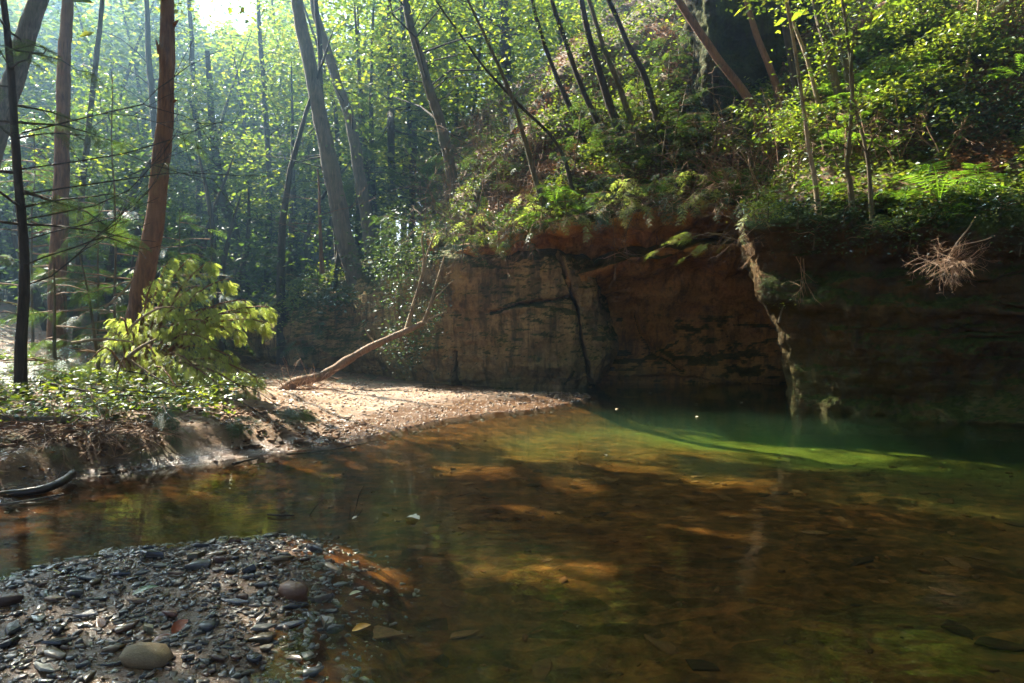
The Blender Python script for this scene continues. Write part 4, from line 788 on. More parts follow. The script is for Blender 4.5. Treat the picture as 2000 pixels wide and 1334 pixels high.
for i, (px, py, Y) in enumerate(RIM):
    w_, h_ = RNG.uniform(25, 60), RNG.uniform(22, 55); sg = RNG.choice([-1, -1, 1])
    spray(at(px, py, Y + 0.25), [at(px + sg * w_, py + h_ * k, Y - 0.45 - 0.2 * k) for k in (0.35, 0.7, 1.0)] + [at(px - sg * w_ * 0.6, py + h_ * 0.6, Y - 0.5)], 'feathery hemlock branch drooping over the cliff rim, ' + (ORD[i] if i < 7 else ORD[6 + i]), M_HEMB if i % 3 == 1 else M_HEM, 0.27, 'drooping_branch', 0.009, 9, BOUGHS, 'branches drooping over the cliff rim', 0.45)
bush_leafy(at(1520, 612, 10.75), 0.16, 0.32, 14, 'small leafy tuft on the sunny edge of the prow', None, M_HERB, (0.1, -0.05), 0.05, 18, 'leafy_tuft', 0.08)
bush_leafy(at(1480, 470, 11.0), 0.5, 0.6, 12, 'leafy bush at the top left corner of the prow', None, M_HERB, (0, 0), 0.06, 22, 'leafy_bush', 0.14)
brush(at(1475, 440, 10.9), 0.7, 8, 'bare roots and twigs hanging over the left corner of the prow', None, M_TWIG, (-0.3, -0.3, -0.5), 0.8, 3, 0.007, -0.05)
brush(at(1560, 500, 10.2), 0.5, 5, 'dark root strands dangling from the upper prow', None, M_TWIG, (0, -0.3, -0.8), 0.5, 2, 0.006, -0.10, 'hanging_roots')
brush(at(1590, 430, 10.2), 0.4, 7, 'pale dry twigs at the brink below the prow saplings', None, M_TWIGP, (0.2, -0.3, 0.1), 0.8, 2, 0.005)
r = thing('ivy_bush', hit(1900, 225), 'dark ivy bush overhanging the rock at the right edge', 'bush'); lm = MB()
for px, py in ((1830, 210), (1870, 190), (1910, 215), (1950, 190), (1985, 210), (1890, 245), (1940, 250), (1850, 240), (1980, 250), (2020, 230), (1800, 235)):
    p = hit(px, py); P = p + RNG.normal(0, 1, (330, 3)) * [0.38, 0.38, 0.22]; leafset(P, 0.07, 0.5, lm)
lm.build('foliage', M_IVY, r, kind='stuff')
def log(name, label, pts, r0, r1, mat, cat='log', sides=10):
    r = thing(name, pts[0], label, cat); P = spline(np.array(pts), 24); tube(MB(), P, np.linspace(r0, r1, 24), sides, 0.14, 6).build('stem', mat, r, True); return r
b0, b1 = hit(1645, 92), hit(1775, 8)
log('fallen_log', 'brown fallen log lying up the slope behind the forked stems', [b0 + [0, -.2, .12], (b0 + b1) / 2 + [0, -.3, .25], b1 + [0, -.2, .12]], 0.10, 0.12, M_BARKR)
log('fallen_pole', 'pale fallen pole slanting up to the right at the top right corner', [hit(1845, 118) + [0, -.1, .03]] + Lp((1930, 35, 12.4), (1990, -15, 12.4), (2060, -70, 12.5)), 0.05, 0.07, M_BARKP)
# undergrowth: leaves and moss tufts nobody could count
n = 60000; fi = RNG.uniform(0, 278.9, n); fj = RNG.uniform(2, 138.9, n); i0, j0 = fi.astype(int), fj.astype(int); a_, b_ = (fi - i0)[:, None], (fj - j0)[:, None]
P = HG[i0, j0] * (1 - a_) * (1 - b_) + HG[i0 + 1, j0] * a_ * (1 - b_) + HG[i0, j0 + 1] * (1 - a_) * b_ + HG[i0 + 1, j0 + 1] * a_ * b_
pat = fbm(P * 0.8, 3, 71); P = P + np.array([0, -0.35, 1.0]) * (0.02 + 0.20 * RNG.uniform(0, 1, (n, 1)) ** 2)
g = MB(); leafset(P[(pat > -0.32)], 0.105, 0.8, g); g.build('undergrowth', M_HERB, kind='stuff', label='low green undergrowth covering the slope above the cliffs')
g = MB(); Q = P[(pat <= -0.32)]; leafset(Q - [0, 0, 0.02], 0.09, 1.2, g)
M_DEADLEAF = mat_leaf('dead_leaf', [(0.06, 0.03, 0.014), (0.12, 0.06, 0.025), (0.20, 0.11, 0.05), (0.28, 0.17, 0.09)], (1.2, 1.0, 0.8), 0.25)
u = RNG.uniform(-12, -3, 9000); Yv = RNG.uniform(5, 20, 9000); zz = height(u, Yv); ok = zz > 0.12; leafset(np.stack([u, Yv, zz + 0.012], 1)[ok], 0.075, 1.6, g)
g.build('leaf_litter', M_DEADLEAF, kind='stuff', label='brown fallen leaves littering the forest floor')
# ------------------------------------------------------------------ the leaning dead tree on the bar
r = thing('leaning_dead_tree', on(560, 756, 13.2), 'bare leaning tree rooted in the gravel bar, forking upward before the cliff', 'tree')
main = np.array([on(545, 758, 13.0) - [0, 0, 0.1]] + Lp((575, 748, 13.2), (630, 733, 13.4), (690, 696, 13.6), (740, 670, 13.7), (790, 648, 13.8), (828, 630, 13.9)))
P = spline(main, 46); tt = np.linspace(0, 1, 46); lt = tube(MB(), P, 0.105 * (1 - 0.5 * tt) + 0.09 * np.exp(-tt * 14), 12, 0.16, 5).build('trunk', M_BARKL, r, True)
mb = MB()
for q, a, b in (([(792, 648), (806, 600), (818, 560), (828, 520), (838, 485), (850, 455)], .042, .014), ([(826, 632), (840, 595), (852, 555), (864, 515), (868, 500)], .036, .010), ([(828, 630), (850, 618), (872, 608)], .03, .008), ([(824, 540), (828, 505), (824, 470), (826, 455)], .03, .008), ([(840, 596), (862, 570), (885, 548)], .02, .006), ([(735, 672), (720, 655), (712, 640)], .02, .006)):
    tube(mb, spline(np.array(Lp(*[(x, y, 13.85) for x, y in q])), 14), np.linspace(a, b, 14), 8, 0.08, 5)
mb.build('fork', M_BARKP, lt, True)
mb = MB()
for k in range(16): twigs(mb, on(560 + 3.5 * k, 752, 12.95 + 0.02 * k), (RNG.normal(0.4, 0.6), -0.5, 0.25), RNG.uniform(0.3, 0.6), 0.008, 2, 0.5, 2)
mb.build('root_strands', M_TWIGP, lt, kind='stuff')
r = thing('holly_bush', at(790, 690, 14.6), 'glossy small-leaved bush sparkling behind the fork of the leaning tree', 'bush'); lm, tw = MB(), MB()
for px, py, n, s in ((768, 470, 120, .22), (790, 500, 150, .25), (765, 540, 90, .2), (775, 590, 110, .22), (800, 545, 60, .2), (790, 690, 170, .25), (820, 665, 110, .2), (850, 600, 70, .15), (845, 500, 80, .18), (770, 430, 110, .25), (835, 630, 60, .15), (865, 560, 40, .12), (800, 620, 60, .2), (740, 520, 60, .2), (770, 650, 70, .2)):
    c = at(px, py, 14.3 + RNG.uniform(-0.2, 0.5)); leafset(c + RNG.normal(0, 1, (n * 2, 3)) * [s, s, s * 0.8], 0.075, 0.5, lm); limb_to(tw, at(790, 700, 14.9), c, 0.014, 0.1)
lm.build('foliage', M_HOLLY, r, kind='stuff'); tw.build('stems', M_TWIG, r, kind='stuff')

# ------------------------------------------------------------------ the bright fallen hemlock on the left bank
base = on(262, 752, 9.7); r = thing('fallen_hemlock', base, 'bright sunlit hemlock top fallen in a mound on the left bank', 'tree'); lm, tw = MB(), MB()
tips = [(300, 545, 9.9), (335, 503, 9.8), (370, 505, 9.7), (405, 512, 9.7), (440, 545, 9.6), (470, 585, 9.6), (515, 598, 9.5), (505, 625, 9.5), (455, 640, 9.5), (420, 600, 9.6), (380, 560, 9.8), (340, 560, 10), (400, 660, 9.3), (440, 690, 9.2), (490, 730, 9.0), (470, 755, 8.8), (380, 715, 9.0), (330, 640, 9.5), (285, 600, 9.8), (235, 620, 9.8), (215, 660, 9.6), (300, 690, 9.2), (260, 650, 9.6), (345, 760, 8.8), (420, 745, 8.8), (180, 700, 9.4), (230, 730, 9.1), (355, 600, 9.5), (395, 625, 9.4), (480, 610, 9.5), (310, 600, 9.6)]
for px, py, Y in tips:
    e = at(px, py, Y); a = base + (0.15 + 0.15 * RNG.uniform()) * (e - base) + np.array([0, 0, 0.15]); mid = (a + e) / 2 + np.array([0, 0, 0.22]); P = spline(np.array([a, mid, e, e + (e - mid) * 0.12 - [0, 0, 0.12]]), 9); tube(tw, P, np.linspace(0.020, 0.004, 9), 5)
    L = np.linalg.norm(e - a); n = int(42 + 112 * L); s = RNG.uniform(0.18, 1, n) ** 0.8; Q = spline(P, 50)[(s * 49).astype(int)]; dh = unit((e - a) * [1, 1, 0.1]); sd = unit(np.cross(dh, [0, 0, 1])) * np.where(np.arange(n) % 2, 1, -1)[:, None]
    off = sd * RNG.uniform(0, 0.30, (n, 1)) * (1.2 - s[:, None]) - np.array([0, 0, 1]) * RNG.uniform(0, 0.10, (n, 1))
    A = dh * RNG.uniform(0.1, 0.9, (n, 1)) + sd * RNG.uniform(0.1, 0.8, (n, 1)) + np.array([0, -0.1, 1]) * RNG.uniform(-1.1, -0.1, (n, 1))
    lm.add(*inst(FEATHW[0], FEATHW[1], Q + off, A, np.array([0, 0, 1]) + 0.4 * RNG.normal(0, 1, (n, 3)), 0.088 * RNG.uniform(0.55, 1.5, n)))
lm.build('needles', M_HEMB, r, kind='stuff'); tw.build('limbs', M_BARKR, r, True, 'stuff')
mb = MB()
for q, a in (([(250, 698), (275, 678), (305, 662)], .028), ([(255, 640), (275, 622), (310, 602), (340, 600)], .018), ([(140, 670), (200, 662), (260, 668)], .022), ([(205, 600), (240, 570), (262, 540)], .014), ([(250, 700), (300, 735), (330, 752)], .016)):
    tube(mb, spline(np.array(Lp(*[(x, y, 8.9) for x, y in q])), 10), np.linspace(a, a * 0.5, 10), 7, 0.08, 6)
mb.build('broken_stems', M_BARKP, r, True)

# dark understory of the left bank
UN = [('shaded hemlock sapling left of the red-brown trunk', (200, 700, 9.8), 1.9, 1.3, 22), ('shaded hemlock sapling beside the slim black trunk', (110, 705, 9.0), 1.7, 1.2, 20), ('low dark hemlock at the left edge of the bank', (-10, 720, 8.4), 1.7, 1.2, 20), ('dark hemlock behind the red-brown trunk', (190, 660, 12.5), 3.6, 1.9, 30), ('tall dark hemlock filling the gap left of the red-brown trunk', (225, 650, 12.2), 5.6, 2.0, 44), ('dark hemlock right of the red-brown trunk', (345, 650, 13.5), 3.4, 1.7, 26), ('dusky hemlock in the haze behind the fallen top', (420, 640, 15.5), 4.0, 1.9, 30), ('dusky hemlock below the reddish dead stem', (560, 640, 19.0), 4.2, 1.6, 26), ('far dark hemlock at the left edge behind the leaning trunk', (60, 640, 14.5), 5.0, 2.2, 34), ('dusky hemlock at the foot of the big pale trunk', (620, 600, 17.6), 2.6, 1.3, 20), ('small hemlock right of the second grey trunk', (765, 500, 17.4), 2.4, 1.2, 20)]
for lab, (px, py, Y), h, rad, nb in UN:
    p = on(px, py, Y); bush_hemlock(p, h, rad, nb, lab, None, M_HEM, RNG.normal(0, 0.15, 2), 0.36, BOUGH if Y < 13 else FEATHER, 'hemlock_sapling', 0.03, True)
r, T = tree('broadleaf_tree', 'young tree with fresh yellow-green leaves behind the leaning grey trunk', [on(150, 640, 15.5)] + Lp((160, 400, 15.5), (185, 150, 15.5), (200, 0, 15.5), (210, -150, 15.5)), 0.08, 0.04, M_BARKD, sides=8)
broad(r, T, 4.5, 10, 2.6, 44, 60, 0.11, M_MAPLE, 0.45, None, 'crown', None, 0.1, True, 0.3)
for lab, px, Y in (('dark leafy tree in the blue shade left of the forked trunk', 300, 19), ('leafy tree glowing behind the red-brown trunk', 385, 23), ('leafy tree with pale layered boughs left of the grey pair', 520, 24), ('leafy tree right of the grey pair, half in light', 800, 24)):
    r, T = tree('broadleaf_tree', lab, [on(px, 600, Y), at(px + 5, 350, Y), at(px - 10, 100, Y), at(px - 20, -80, Y)], 0.13, 0.05, M_BARKD, sides=8)
    broad(r, T, 3.2, T[-1, 2], 3.2, 60, 60, 0.15, M_MAPLE if px != 300 else M_HEM, 0.55, None, 'crown', None, 0.05, True, 0.3)
# herbs
n = 15000; u = RNG.uniform(-9.5, -2.6, n); Yv = RNG.uniform(6.2, 13, n); d = sdist(u, Yv, SHORE); pat = fbm(xy3(u * 0.9, Yv * 0.9), 3, 81)
ok = (d + 0.5 * pat > 1.35) & (u < -2.9 - 0.30 * (Yv - 7)) & (u > -0.8 * Yv); u, Yv = u[ok], Yv[ok]; P = np.stack([u, Yv, height(u, Yv) + RNG.uniform(0.02, 0.24, len(u))], 1)
g = MB(); leafset(P, 0.085, 1.1, g); g.build('ground_cover', M_HERB, kind='stuff', label='low green herbs carpeting the left bank')
# dead wood on the bank
log('bank_log', 'smooth grey log lying on the left bank at the photo edge', [on(-60, 825, 7.0) + [0, 0, .05], on(40, 823, 7.0) + [0, 0, .05], on(110, 822, 7.05) + [0, 0, .04], on(160, 812, 7.2) + [0, 0, .01]], 0.05, 0.035, M_BARKG)
w1 = log('driftwood', 'wet black driftwood limb lying at the waterline left', [np.array(g2(-60, 985) + (0.0,)), np.array(g2(0, 974) + (0.03,)), np.array(g2(45, 968) + (0.025,)), np.array(g2(90, 962) + (0.035,)), np.array(g2(125, 950) + (0.05,)), np.array(g2(142, 938) + (0.06,))], 0.028, 0.034, mat_plain('wet_wood', (0.012, 0.010, 0.009), (0.04, 0.032, 0.026), 9, 0.35, 0.9, 0.5))
log('driftwood', 'thin pale stick floating below the black driftwood', [np.array(g2(-20, 992) + (0.01,)), np.array(g2(50, 984) + (0.02,)), np.array(g2(125, 970) + (0.02,))], 0.012, 0.006, M_BARKG, 'stick', 7)
for lab, q, a in (('long dark branch arching over the sand from the fallen hemlock', [(240, 762, 8.6), (330, 768, 8.4), (420, 775, 8.3), (470, 785, 8.2), (520, 815, 8.0), (560, 838, 7.8)], .014), ('dark branch lying across the herbs on the left bank', [(80, 745, 8.2), (180, 765, 8.0), (290, 775, 7.9), (400, 780, 8.0)], .016), ('slender branch resting on the sand below the herbs', [(205, 790, 7.6), (260, 800, 7.5), (330, 800, 7.5), (430, 800, 7.6), (455, 830, 7.4)], .010), ('thin dead branch arching above the herbs', [(250, 725, 8.6), (300, 735, 8.5), (350, 755, 8.4), (470, 752, 8.4), (540, 790, 8.2)], .010)):
    log('dead_branch', lab, Lp(*q), a, a * 0.4, M_BARKD, 'branch', 6)
for lab, p, tips_ in (('drooping hemlock bough hanging down the bank at centre left', at(320, 790, 7.2), [at(330, 880, 6.7), at(305, 850, 6.8), at(345, 850, 6.8)]), ('hemlock bough lying on the sand near the shaded edge of the bar', at(545, 800, 7.9), [at(600, 822, 7.6), at(580, 812, 7.7), at(615, 815, 7.7)]), ('hemlock bough drooping over the bank near the grey log', at(150, 780, 7.6), [at(205, 815, 7.1), at(180, 800, 7.2), at(225, 800, 7.3)]), ('small green sprig on the sand below the fallen branches', at(440, 822, 7.4), [at(475, 838, 7.2), at(490, 828, 7.2)])):
    spray(p, tips_, lab, M_HEM, 0.24, 'hemlock_bough', 0.008, 12)
r = thing('exposed_roots', on(110, 880, 6.2), 'tangled bare roots and brush exposed in the eroded bank', 'roots'); mb = MB()
for k in range(80):
    px = RNG.uniform(-40, 300); p = on(px, 0, 6.35 + 0.0011 * px + RNG.uniform(-0.15, 0.45)); twigs(mb, p + [0, 0, 0.02], (RNG.normal(0, 0.7), -0.8, RNG.uniform(-0.4, 0.25)), RNG.uniform(0.25, 0.5), 0.007, 2, 0.6, 2, -0.08)
mb.build('strands', M_TWIG, r, kind='stuff')

# ------------------------------------------------------------------ stones
def stone_mesh(seed, flat=0.35, n=7):
    rg = np.random.default_rng(seed); a = np.sort(rg.uniform(0, 2 * math.pi, n) * 0.35 + np.arange(n) * 2 * math.pi / n * 0.9); rad = rg.uniform(0.5, 1.0, n); ex = rg.uniform(0.6, 0.85)
    ring = lambda s, z, j: np.stack([np.cos(a) * rad * s, np.sin(a) * rad * s * ex, z + rg.normal(0, j, n)], 1)
    R = [ring(0.72, -flat * 0.8, 0.02), ring(1.0, -flat * 0.1, 0.04), ring(0.97, flat * 0.5, 0.04), ring(0.84, flat * 0.8, 0.05)]
    V = np.concatenate(R + [np.array([[0.05, 0, flat * rg.uniform(0.8, 1.0)]])]); mb = MB(); j = np.arange(n); k = (j + 1) % n
    Q = np.concatenate([np.stack([j + i * n, k + i * n, k + (i + 1) * n, j + (i + 1) * n], 1) for i in range(3)]); T = np.stack([j + 3 * n, k + 3 * n, np.full(n, 4 * n)], 1)
    mb.v.append(V); mb.q.append(Q); mb.t.append(T); mb.n = len(V); return mb
M_STONE = mat_stone('wet_slate', [(0.05, 0.05, 0.05), (0.065, 0.065, 0.065)], (0.16, 0.45))
M_GRAV = mat_stone('wet_gravel', [(0.05, 0.05, 0.05), (0.09, 0.08, 0.07), (0.15, 0.10, 0.06), (0.06, 0.052, 0.045), (0.13, 0.12, 0.105), (0.10, 0.056, 0.034), (0.17, 0.14, 0.10), (0.035, 0.033, 0.03)], (0.14, 0.5), True)
M_BARST = mat_stone('bar_gravel', [(0.20, 0.14, 0.095), (0.26, 0.19, 0.135), (0.15, 0.10, 0.065), (0.22, 0.175, 0.14), (0.12, 0.085, 0.065)], (0.55, 0.8), True)
M_SUNK = mat_stone('silted_slab', [(0.10, 0.042, 0.015), (0.17, 0.08, 0.032), (0.03, 0.014, 0.006), (0.13, 0.056, 0.02)], (0.6, 0.9), False, 0.02)
SM = [stone_mesh(s, f).mesh('stone', s % 2 == 0) for s, f in ((1, .2), (2, .26), (3, .16), (4, .36), (5, .14), (6, .24), (7, .42), (8, .18))]
SMs = [stone_mesh(20 + s, f, 6) for s, f in ((1, .3), (2, .45), (3, .22))]
def boulder(seed):
    import bmesh
    bm = bmesh.new(); bmesh.ops.create_icosphere(bm, subdivisions=2, radius=1.0); V = np.array([v.co[:] for v in bm.verts]); F = np.array([[v.index for v in f.verts] for f in bm.faces]); bm.free()
    V = V * (1 + 0.30 * fbm(V * 1.1 + seed, 4, seed))[:, None]; V = np.sign(V) * np.abs(V) ** 0.8 * np.array([1, 0.8, 0.55]); return MB().add(V, F).mesh('stone', True)
BD = [boulder(3), boulder(8)]
def stone(p, size, label, group=None, mat=None, mesh=None, rot=None, name='stone', cat='stone'):
    o = bpy.data.objects.new(name, mesh or SM[int(RNG.integers(len(SM)))]); COL.objects.link(o)
    if len(o.data.materials) == 0: o.data.materials.append(M_STONE)
    if mat is not None: o.material_slots[0].link = 'OBJECT'; o.material_slots[0].material = mat
    o.location = tuple(p); o.scale = (size,) * 3 if np.isscalar(size) else tuple(size); o.rotation_euler = rot if rot is not None else (RNG.normal(0, 0.14), RNG.normal(0, 0.14), RNG.uniform(0, 6.28)); return tag(o, label, cat, group)
def flat_col(name, c, rough=0.5): return mat_plain(name, [x * 0.7 for x in c], [x * 1.2 for x in c], 14, rough, 0.4, 0.5)
def gp(px, py, dz=0.0): x, y = g2(px, py); return np.array([x, y, max(hz(x, y), -0.03) + dz])
NAMED = [((285, 1306), (.095, .07, .08), 'large yellow-brown rounded stone at the bottom left', (0.19, 0.135, 0.065), 6, .7), ((575, 1167), (.085, .06, .085), 'reddish-brown angular stone at the right edge of the gravel', (0.13, 0.065, 0.035), 3, .4), ((335, 1213), (.06, .045, .05), 'rust-brown stone near the centre of the gravel', (0.15, 0.065, 0.04), 1, .4), ((168, 1218), (.075, .05, .05), 'large blue-grey slate left of the gravel centre', (0.14, 0.15, 0.165), 2, .3), ((462, 1187), (.075, .05, .04), 'pale blue-grey slate tilted toward the sky', (0.17, 0.18, 0.19), 4, .25), ((512, 1236), (.075, .05, .05), 'grey-green slate near the right of the gravel', (0.15, 0.155, 0.14), 0, .3), ((100, 1190), (.06, .045, .05), 'tan flat stone at the left of the gravel', (0.20, 0.14, 0.09), 5, .5), ((270, 1190), (.075, .028, .04), 'long brown stone beside the green leaf', (0.19, 0.12, 0.075), 1, .5), ((345, 1135), (.07, .025, .05), 'long rusty slab on the upper gravel', (0.15, 0.085, 0.05), 2, .4), ((260, 1278), (.055, .035, .04), 'pale greenish stone above the large yellow one', (0.22, 0.22, 0.15), 7, .4), ((290, 1243), (.04, .03, .045), 'olive rounded pebble beside the red leaf', (0.17, 0.155, 0.085), 6, .5), ((90, 1322), (.09, .055, .05), 'grey-green slab at the bottom edge left of the yellow stone', (0.14, 0.15, 0.135), 4, .4), ((15, 1195), (.085, .06, .07), 'dark brown block at the left photo edge', (0.07, 0.045, 0.03), 3, .5), ((520, 1270), (.05, .04, .05), 'olive-brown pebble near the water at lower right of the gravel', (0.13, 0.10, 0.055), 7, .4), ((563, 1222), (.09, .04, .05), 'long grey slab pointing to the water', (0.16, 0.165, 0.165), 0, .3), ((140, 1088), (.06, .04, .04), 'wet pale slate islet off the gravel edge', (0.2, 0.2, 0.2), 2, .15), ((34, 1120), (.05, .03, .03), 'lone wet slate in the shallows at far left', (0.2, 0.2, 0.2), 4, .15), ((545, 1105), (.085, .055, .06), 'brown slab at the head of the gravel', (0.13, 0.085, 0.045), 5, .35), ((655, 1222), (.05, .03, .05), 'black wet stone standing in the water right of the gravel', (0.03, 0.03, 0.03), 3, .15), ((430, 1110), (.05, .035, .05), 'dark rust-edged pebble at the upper edge of the gravel', (0.10, 0.055, 0.04), 6, .3)]
used = []
for i, ((px, py), s, lab, c, mi, rg_) in enumerate(NAMED):
    p = gp(px, py, s[2] * 0.32); stone(p, s, lab, None, flat_col('stone_tone', c, rg_), BD[i] if i < 2 else SM[mi], (RNG.normal(0, .08), RNG.normal(0, .08), RNG.uniform(-0.4, 0.4))); used.append((p[0], p[1], max(s)))
cand = []
while len(cand) < 250:
    x, y = RNG.uniform(-3.0, -0.6), RNG.uniform(2.0, 4.5)
    if abs(x / y) > 0.76 or sdist(np.array([x]), np.array([y]), NEAR)[0] < -0.08: continue
    s = 0.02 + 0.045 * RNG.uniform() ** 2.4
    if any((x - a) ** 2 + (y - b) ** 2 < (0.72 * (s + q)) ** 2 for a, b, q in used): continue
    used.append((x, y, s)); cand.append((x, y, s))
TONES = [('dark slate-grey', (0.045, 0.046, 0.048)), ('pale grey', (0.12, 0.118, 0.11)), ('rust-brown', (0.085, 0.045, 0.028)), ('tan', (0.15, 0.105, 0.062)), ('olive-brown', (0.075, 0.062, 0.036)), ('blackish', (0.026, 0.024, 0.022)), ('grey-brown', (0.08, 0.068, 0.056))]
TM = [mat_stone('pebble_tone', [c, [q * 1.25 for q in c], [q * 0.8 for q in c]], (0.14, 0.42)) for _, c in TONES]
for x, y, s in cand:
    k = int(RNG.choice(7, p=[.26, .10, .13, .08, .13, .15, .15])); big = s > 0.04; side = 'in the near half' if y < 3.1 else 'in the far half'
    stone((x, y, hz(x, y) + 0.010), (s * RNG.uniform(0.9, 1.7), s, s * RNG.uniform(0.8, 1.3)), ('larger ' if big else 'small ') + TONES[k][0] + ' wet pebble ' + side + ' of the gravel bank', 'pebbles of the near gravel bank', TM[k])
def gravel(name, n, x, y, cond, smin, smax, mat, label, dz=0.0):
    X = RNG.uniform(*x, n); Yv = RNG.uniform(*y, n); ok = cond(X, Yv); X, Yv = X[ok], Yv[ok]; Z = height(X, Yv); g = MB()
    for q, tm in enumerate(SMs):
        V = np.concatenate(tm.v); F3 = np.concatenate([tm.t[0]] + [np.concatenate([f[:, [0, 1, 2]], f[:, [0, 2, 3]]]) for f in tm.q]); F3 = F3[F3.min(1) >= 6]
        i = np.arange(len(X)) % 3 == q; m = i.sum(); s = smin + (smax - smin) * RNG.uniform(0, 1, m) ** 2.2
        g.add(*inst(V, F3, np.stack([X[i], Yv[i], Z[i] + dz + s * 0.05], 1), rdir(m, -0.15, 0.15), np.array([0, 0, 1]) + 0.22 * RNG.normal(0, 1, (m, 3)), np.stack([s, s * RNG.uniform(0.7, 1.5, m), s * RNG.uniform(0.7, 1.3, m)], 1)))
    g.build(name, mat, smooth=True, kind='stuff', label=label)
inN = lambda X, Yv: (sdist(X, Yv, NEAR) > -0.55 * RNG.uniform(0, 1, len(X)) ** 3.0) & (np.abs(X / Yv) < 0.78)
gravel('gravel', 9500, (-3.2, -0.5), (1.9, 4.6), inN, 0.009, 0.034, M_GRAV, 'fine wet gravel between the pebbles of the near bank')
inB = lambda X, Yv: (sdist(X, Yv, SHORE) > -0.12) & (sdist(X, Yv, SHORE) < 3.4) & (X > -4.2 + 0.1 * Yv - 0.5) & (Yv > 7.3) & (X > -0.33 * Yv)
gravel('bar_gravel', 6500, (-4.5, 1.8), (7.0, 14.4), inB, 0.012, 0.045, M_BARST, 'small sunlit stones strewn over the gravel bar')
edge_ = lambda X, Yv: (np.abs(sdist(X, Yv, SHORE)) < 0.25) & (Yv < 13.5)
gravel('shore_gravel', 5000, (-4.5, 1.8), (4.8, 13.5), edge_, 0.01, 0.035, M_GRAV, 'dark wet stones along the waterline of the bar')
M_SOIL = mat_stone('soil_clod', [(0.10, 0.055, 0.03), (0.16, 0.09, 0.05), (0.07, 0.04, 0.022), (0.20, 0.12, 0.07)], (0.7, 0.9), True, 0.2)
gravel('soil_clods', 4200, (-6.5, -2.0), (4.8, 8.6), lambda X, Yv: (sdist(X, Yv, SHORE) > 0.04) & (sdist(X, Yv, SHORE) < 1.5) & (X > -0.8 * Yv) & (fbm(xy3(X * 1.5, Yv * 1.5), 2, 91) > -0.25), 0.012, 0.06, M_SOIL, 'crumbled soil and stones on the eroded bank')
u = RNG.uniform(-6.5, -1.2, 5200); Yv = RNG.uniform(4.8, 9.2, 5200); d = sdist(u, Yv, SHORE); ok = (d > 0.05) & (d < 2.2) & (fbm(xy3(u, Yv), 2, 92) > -0.1) & (u < -0.9 - 0.2 * (Yv - 5)); u, Yv = u[ok], Yv[ok]; P = np.stack([u, Yv, height(u, Yv) + 0.015], 1); g = MB(); leafset(P[::2], 0.07, 1.5, g)
dd = rdir(len(P[1::3]), -0.1, 0.15) * RNG.uniform(0.05, 0.22, (len(P[1::3]), 1)); segs(g, P[1::3], P[1::3] + dd, 0.004, 0.002); g.build('bank_litter', M_DEADLEAF, kind='stuff', label='dead leaves and broken twigs on the sandy bank')
k = 0
while k < 110:
    x, y = RNG.uniform(-1.0, 5.5), RNG.uniform(2.2, 8.0)
    if abs(x / y) > 0.76 or sdist(np.array([x]), np.array([y]), NEAR)[0] > -0.1 or sdist(np.array([x]), np.array([y]), SHORE)[0] > -0.2: continue
    s = 0.035 + 0.10 * RNG.uniform() ** 2; stone((x, y, hz(x, y) + 0.002), (s * 1.3, s, s * 0.30), 'silty brown slab lying on the bed of the shallow water', 'sunken slabs of the shallow stream bed', M_SUNK, None, (RNG.normal(0, .06), RNG.normal(0, .06), RNG.uniform(0, 6.28)), 'sunken_stone', 'stone'); k += 1
gravel('bed_gravel', 900, (-3.5, 6.5), (2.2, 9.0), lambda X, Yv: (sdist(X, Yv, NEAR) < -0.05) & (sdist(X, Yv, SHORE) < -0.05), 0.012, 0.05, mat_stone('bed_gravel', [(0.10, 0.04, 0.014), (0.12, 0.05, 0.018), (0.075, 0.03, 0.012), (0.09, 0.036, 0.014)], (0.6, 0.9), True, 0.02), 'small flat stones and silt flakes covering the stream bed')

# ------------------------------------------------------------------ leaves and sticks on the water
def leaf_obj(p, L, w, rot, label, col, lobed=False, cat='leaf', rough=0.35):
    n = 14; t = np.linspace(0, 1, n); rg = np.random.default_rng(int(L * 1e5) + int(w * 1e4)); hw = w * np.sin(math.pi * t ** 0.85) ** 0.8
    if lobed: hw = hw * (0.62 + 0.5 * np.abs(np.sin(t * 9.5)))
    zc = 0.10 * L * np.sin(t * 3.0); V = np.concatenate([np.stack([-hw, L * (t - 0.5), zc + 0.25 * hw], 1), np.stack([0 * t, L * (t - 0.5), zc], 1), np.stack([hw, L * (t - 0.5), zc + 0.18 * hw], 1)])
    i = np.arange(n - 1); F = np.concatenate([np.stack([i + a * n, i + 1 + a * n, i + 1 + (a + 1) * n, i + (a + 1) * n], 1) for a in (0, 1)])
    m, nt, out = nmat('leaf_tone'); tt_ = NT(nt); nn = tt_.noise(objco(tt_), 40, 4)
    surf(tt_, out, tt_.ramp(nn, [(0.3, [c * 0.6 for c in col]), (0.7, [c * 1.15 for c in col])]), rough, tt_.bump(nn, 0.3, 0.004), 0.5)
    o = MB().add(V, F).build('leaf', m, None, True, None, label, cat); o.location = tuple(p); o.rotation_euler = rot; return o
def w2(px, py, z=0.004): return g2(px, py) + (z,)
leaf_obj(w2(806, 1014), 0.10, 0.055, (0.05, 0.05, 1.35), 'pale lobed leaf floating in the shallow water at centre', (0.62, 0.60, 0.50), True)
leaf_obj(w2(706, 1232, 0.012), 0.085, 0.016, (0.1, 0.35, -1.0), 'orange-yellow curled leaf floating right of the gravel', (0.55, 0.27, 0.03))
leaf_obj(w2(694, 1162, 0.008), 0.06, 0.012, (0.1, 0.2, -1.1), 'pale olive narrow leaf floating above the orange one', (0.42, 0.40, 0.20))
leaf_obj(gp(352, 1248, 0.035), 0.085, 0.026, (0.35, 0.2, -0.35), 'dark red leaf propped on the gravel', (0.25, 0.045, 0.02))
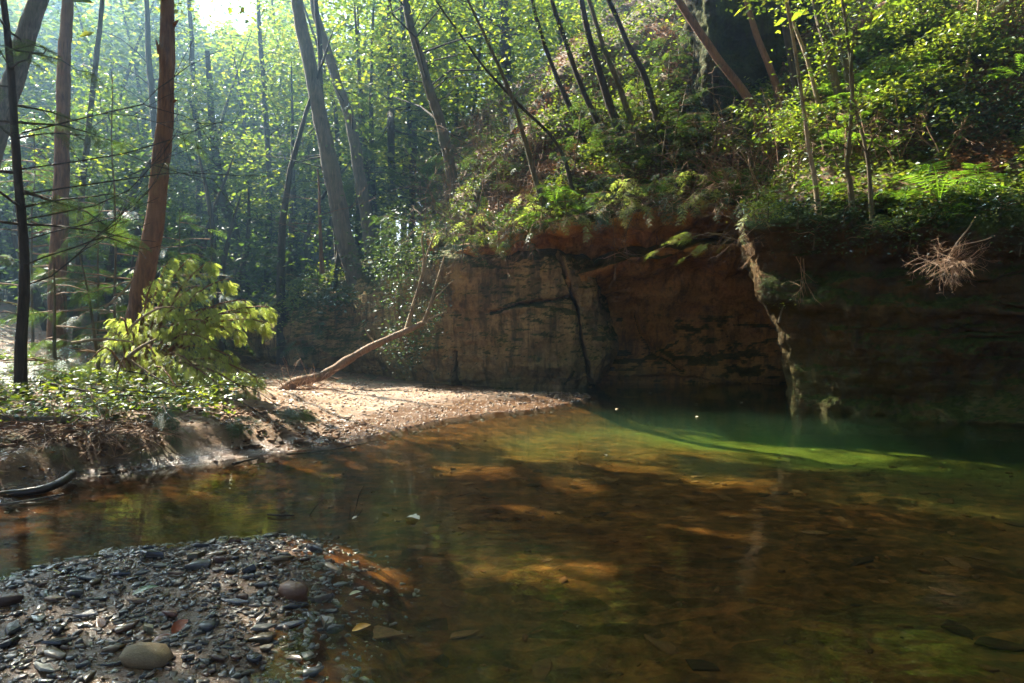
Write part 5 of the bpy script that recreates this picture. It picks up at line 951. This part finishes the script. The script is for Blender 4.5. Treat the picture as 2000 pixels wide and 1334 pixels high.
leaf_obj(gp(318, 1268, 0.03), 0.065, 0.024, (0.1, -0.2, -0.9), 'second dark red leaf lying beside the propped one', (0.20, 0.05, 0.03))
leaf_obj(gp(285, 1178, 0.03), 0.12, 0.02, (0.15, 0.15, -1.0), 'narrow dark green leaf on the gravel', (0.03, 0.10, 0.02))
leaf_obj(gp(104, 1136, 0.02), 0.075, 0.013, (0.05, 0.2, 1.45), 'yellow narrow leaf at the upper left edge of the gravel', (0.50, 0.38, 0.14))
leaf_obj(w2(694, 1014, 0.01), 0.05, 0.011, (0.2, 0.2, -0.9), 'small cream leaf caught on the twigs in the water', (0.60, 0.52, 0.34))
leaf_obj(w2(690, 878), 0.07, 0.022, (0, 0.1, 1.2), 'small orange leaf at the waterline of the bar', (0.60, 0.25, 0.03))
for px, py in ((1205, 800), (1360, 790), (1448, 787), (1182, 890), (1362, 815), (1270, 768), (1930, 790)):
    leaf_obj(w2(px, py), 0.06 + 0.0004 * (px % 50), 0.02, (0, 0.1, RNG.uniform(-1.5, 1.5)), 'tiny pale leaf afloat on the still pool, ' + {1205: 'off the tip of the bar', 1360: 'before the alcove', 1448: 'near the prow', 1182: 'over the yellow shallows', 1362: 'in the teal sunlight', 1270: 'close under the alcove wall', 1930: 'under the dark prow'}[px], (0.62, 0.55, 0.38)); bpy.context.scene.collection.objects[-1]['group'] = 'tiny leaves floating on the pool'
for lab, q, a in (('bent twig standing up out of the water beside the cream leaf', [(688, 1010, 4.6), (695, 992, 4.6), (702, 965, 4.6), (712, 948, 4.6)], .004), ('short upright twig left of the cream leaf', [(683, 1016, 4.6), (684, 988, 4.6)], .0035), ('slanting twig in the shallows left of the cream leaf', [(603, 1008, 4.75), (615, 992, 4.75), (630, 976, 4.75)], .004), ('thin forked twig right of the cream leaf', [(697, 1010, 4.6), (705, 1000, 4.6), (708, 993, 4.6)], .003)):
    log('twig', lab, Lp(*q), a, a * 0.6, M_BARKD, 'twig', 5)
log('floating_stick', 'dark stick with pale end floating near the head of the gravel', [np.array(w2(523, 1008, 0.012)), np.array(w2(545, 1011, 0.016)), np.array(w2(575, 1010, 0.014))], 0.009, 0.006, M_BARKD, 'stick', 6)
log('wet_stick', 'black wet stick at the sandy waterline of the bank', [gp(455, 905, .02), gp(490, 897, .03), gp(525, 892, .02)], 0.014, 0.008, M_BARKD, 'stick', 6)
log('shore_branch', 'thin dark branch lying along the wet sand of the bar', [gp(560, 885, .02), gp(620, 880, .02), gp(680, 872, .03), gp(740, 858, .02)], 0.011, 0.005, M_BARKD, 'branch', 6)

# ------------------------------------------------------------------ sunlit haze in the valley air
m, nt, out = nmat('haze'); t = NT(nt); v = t.n('ShaderNodeVolumePrincipled')
v.inputs['Color'].default_value = (0.34, 0.63, 1.0, 1); v.inputs['Density'].default_value = 0.0062; v.inputs['Anisotropy'].default_value = 0.87
t.l(v.outputs[0], out.inputs['Volume'])
hv = np.array([[x, y, z] for z in (-4.0, 52.0) for y in (-25, 115) for x in (-115, 105)], float)
hb = MB().add(hv, wf).build('haze', m, kind='stuff', label='pale blue sunlit haze hanging in the valley air')
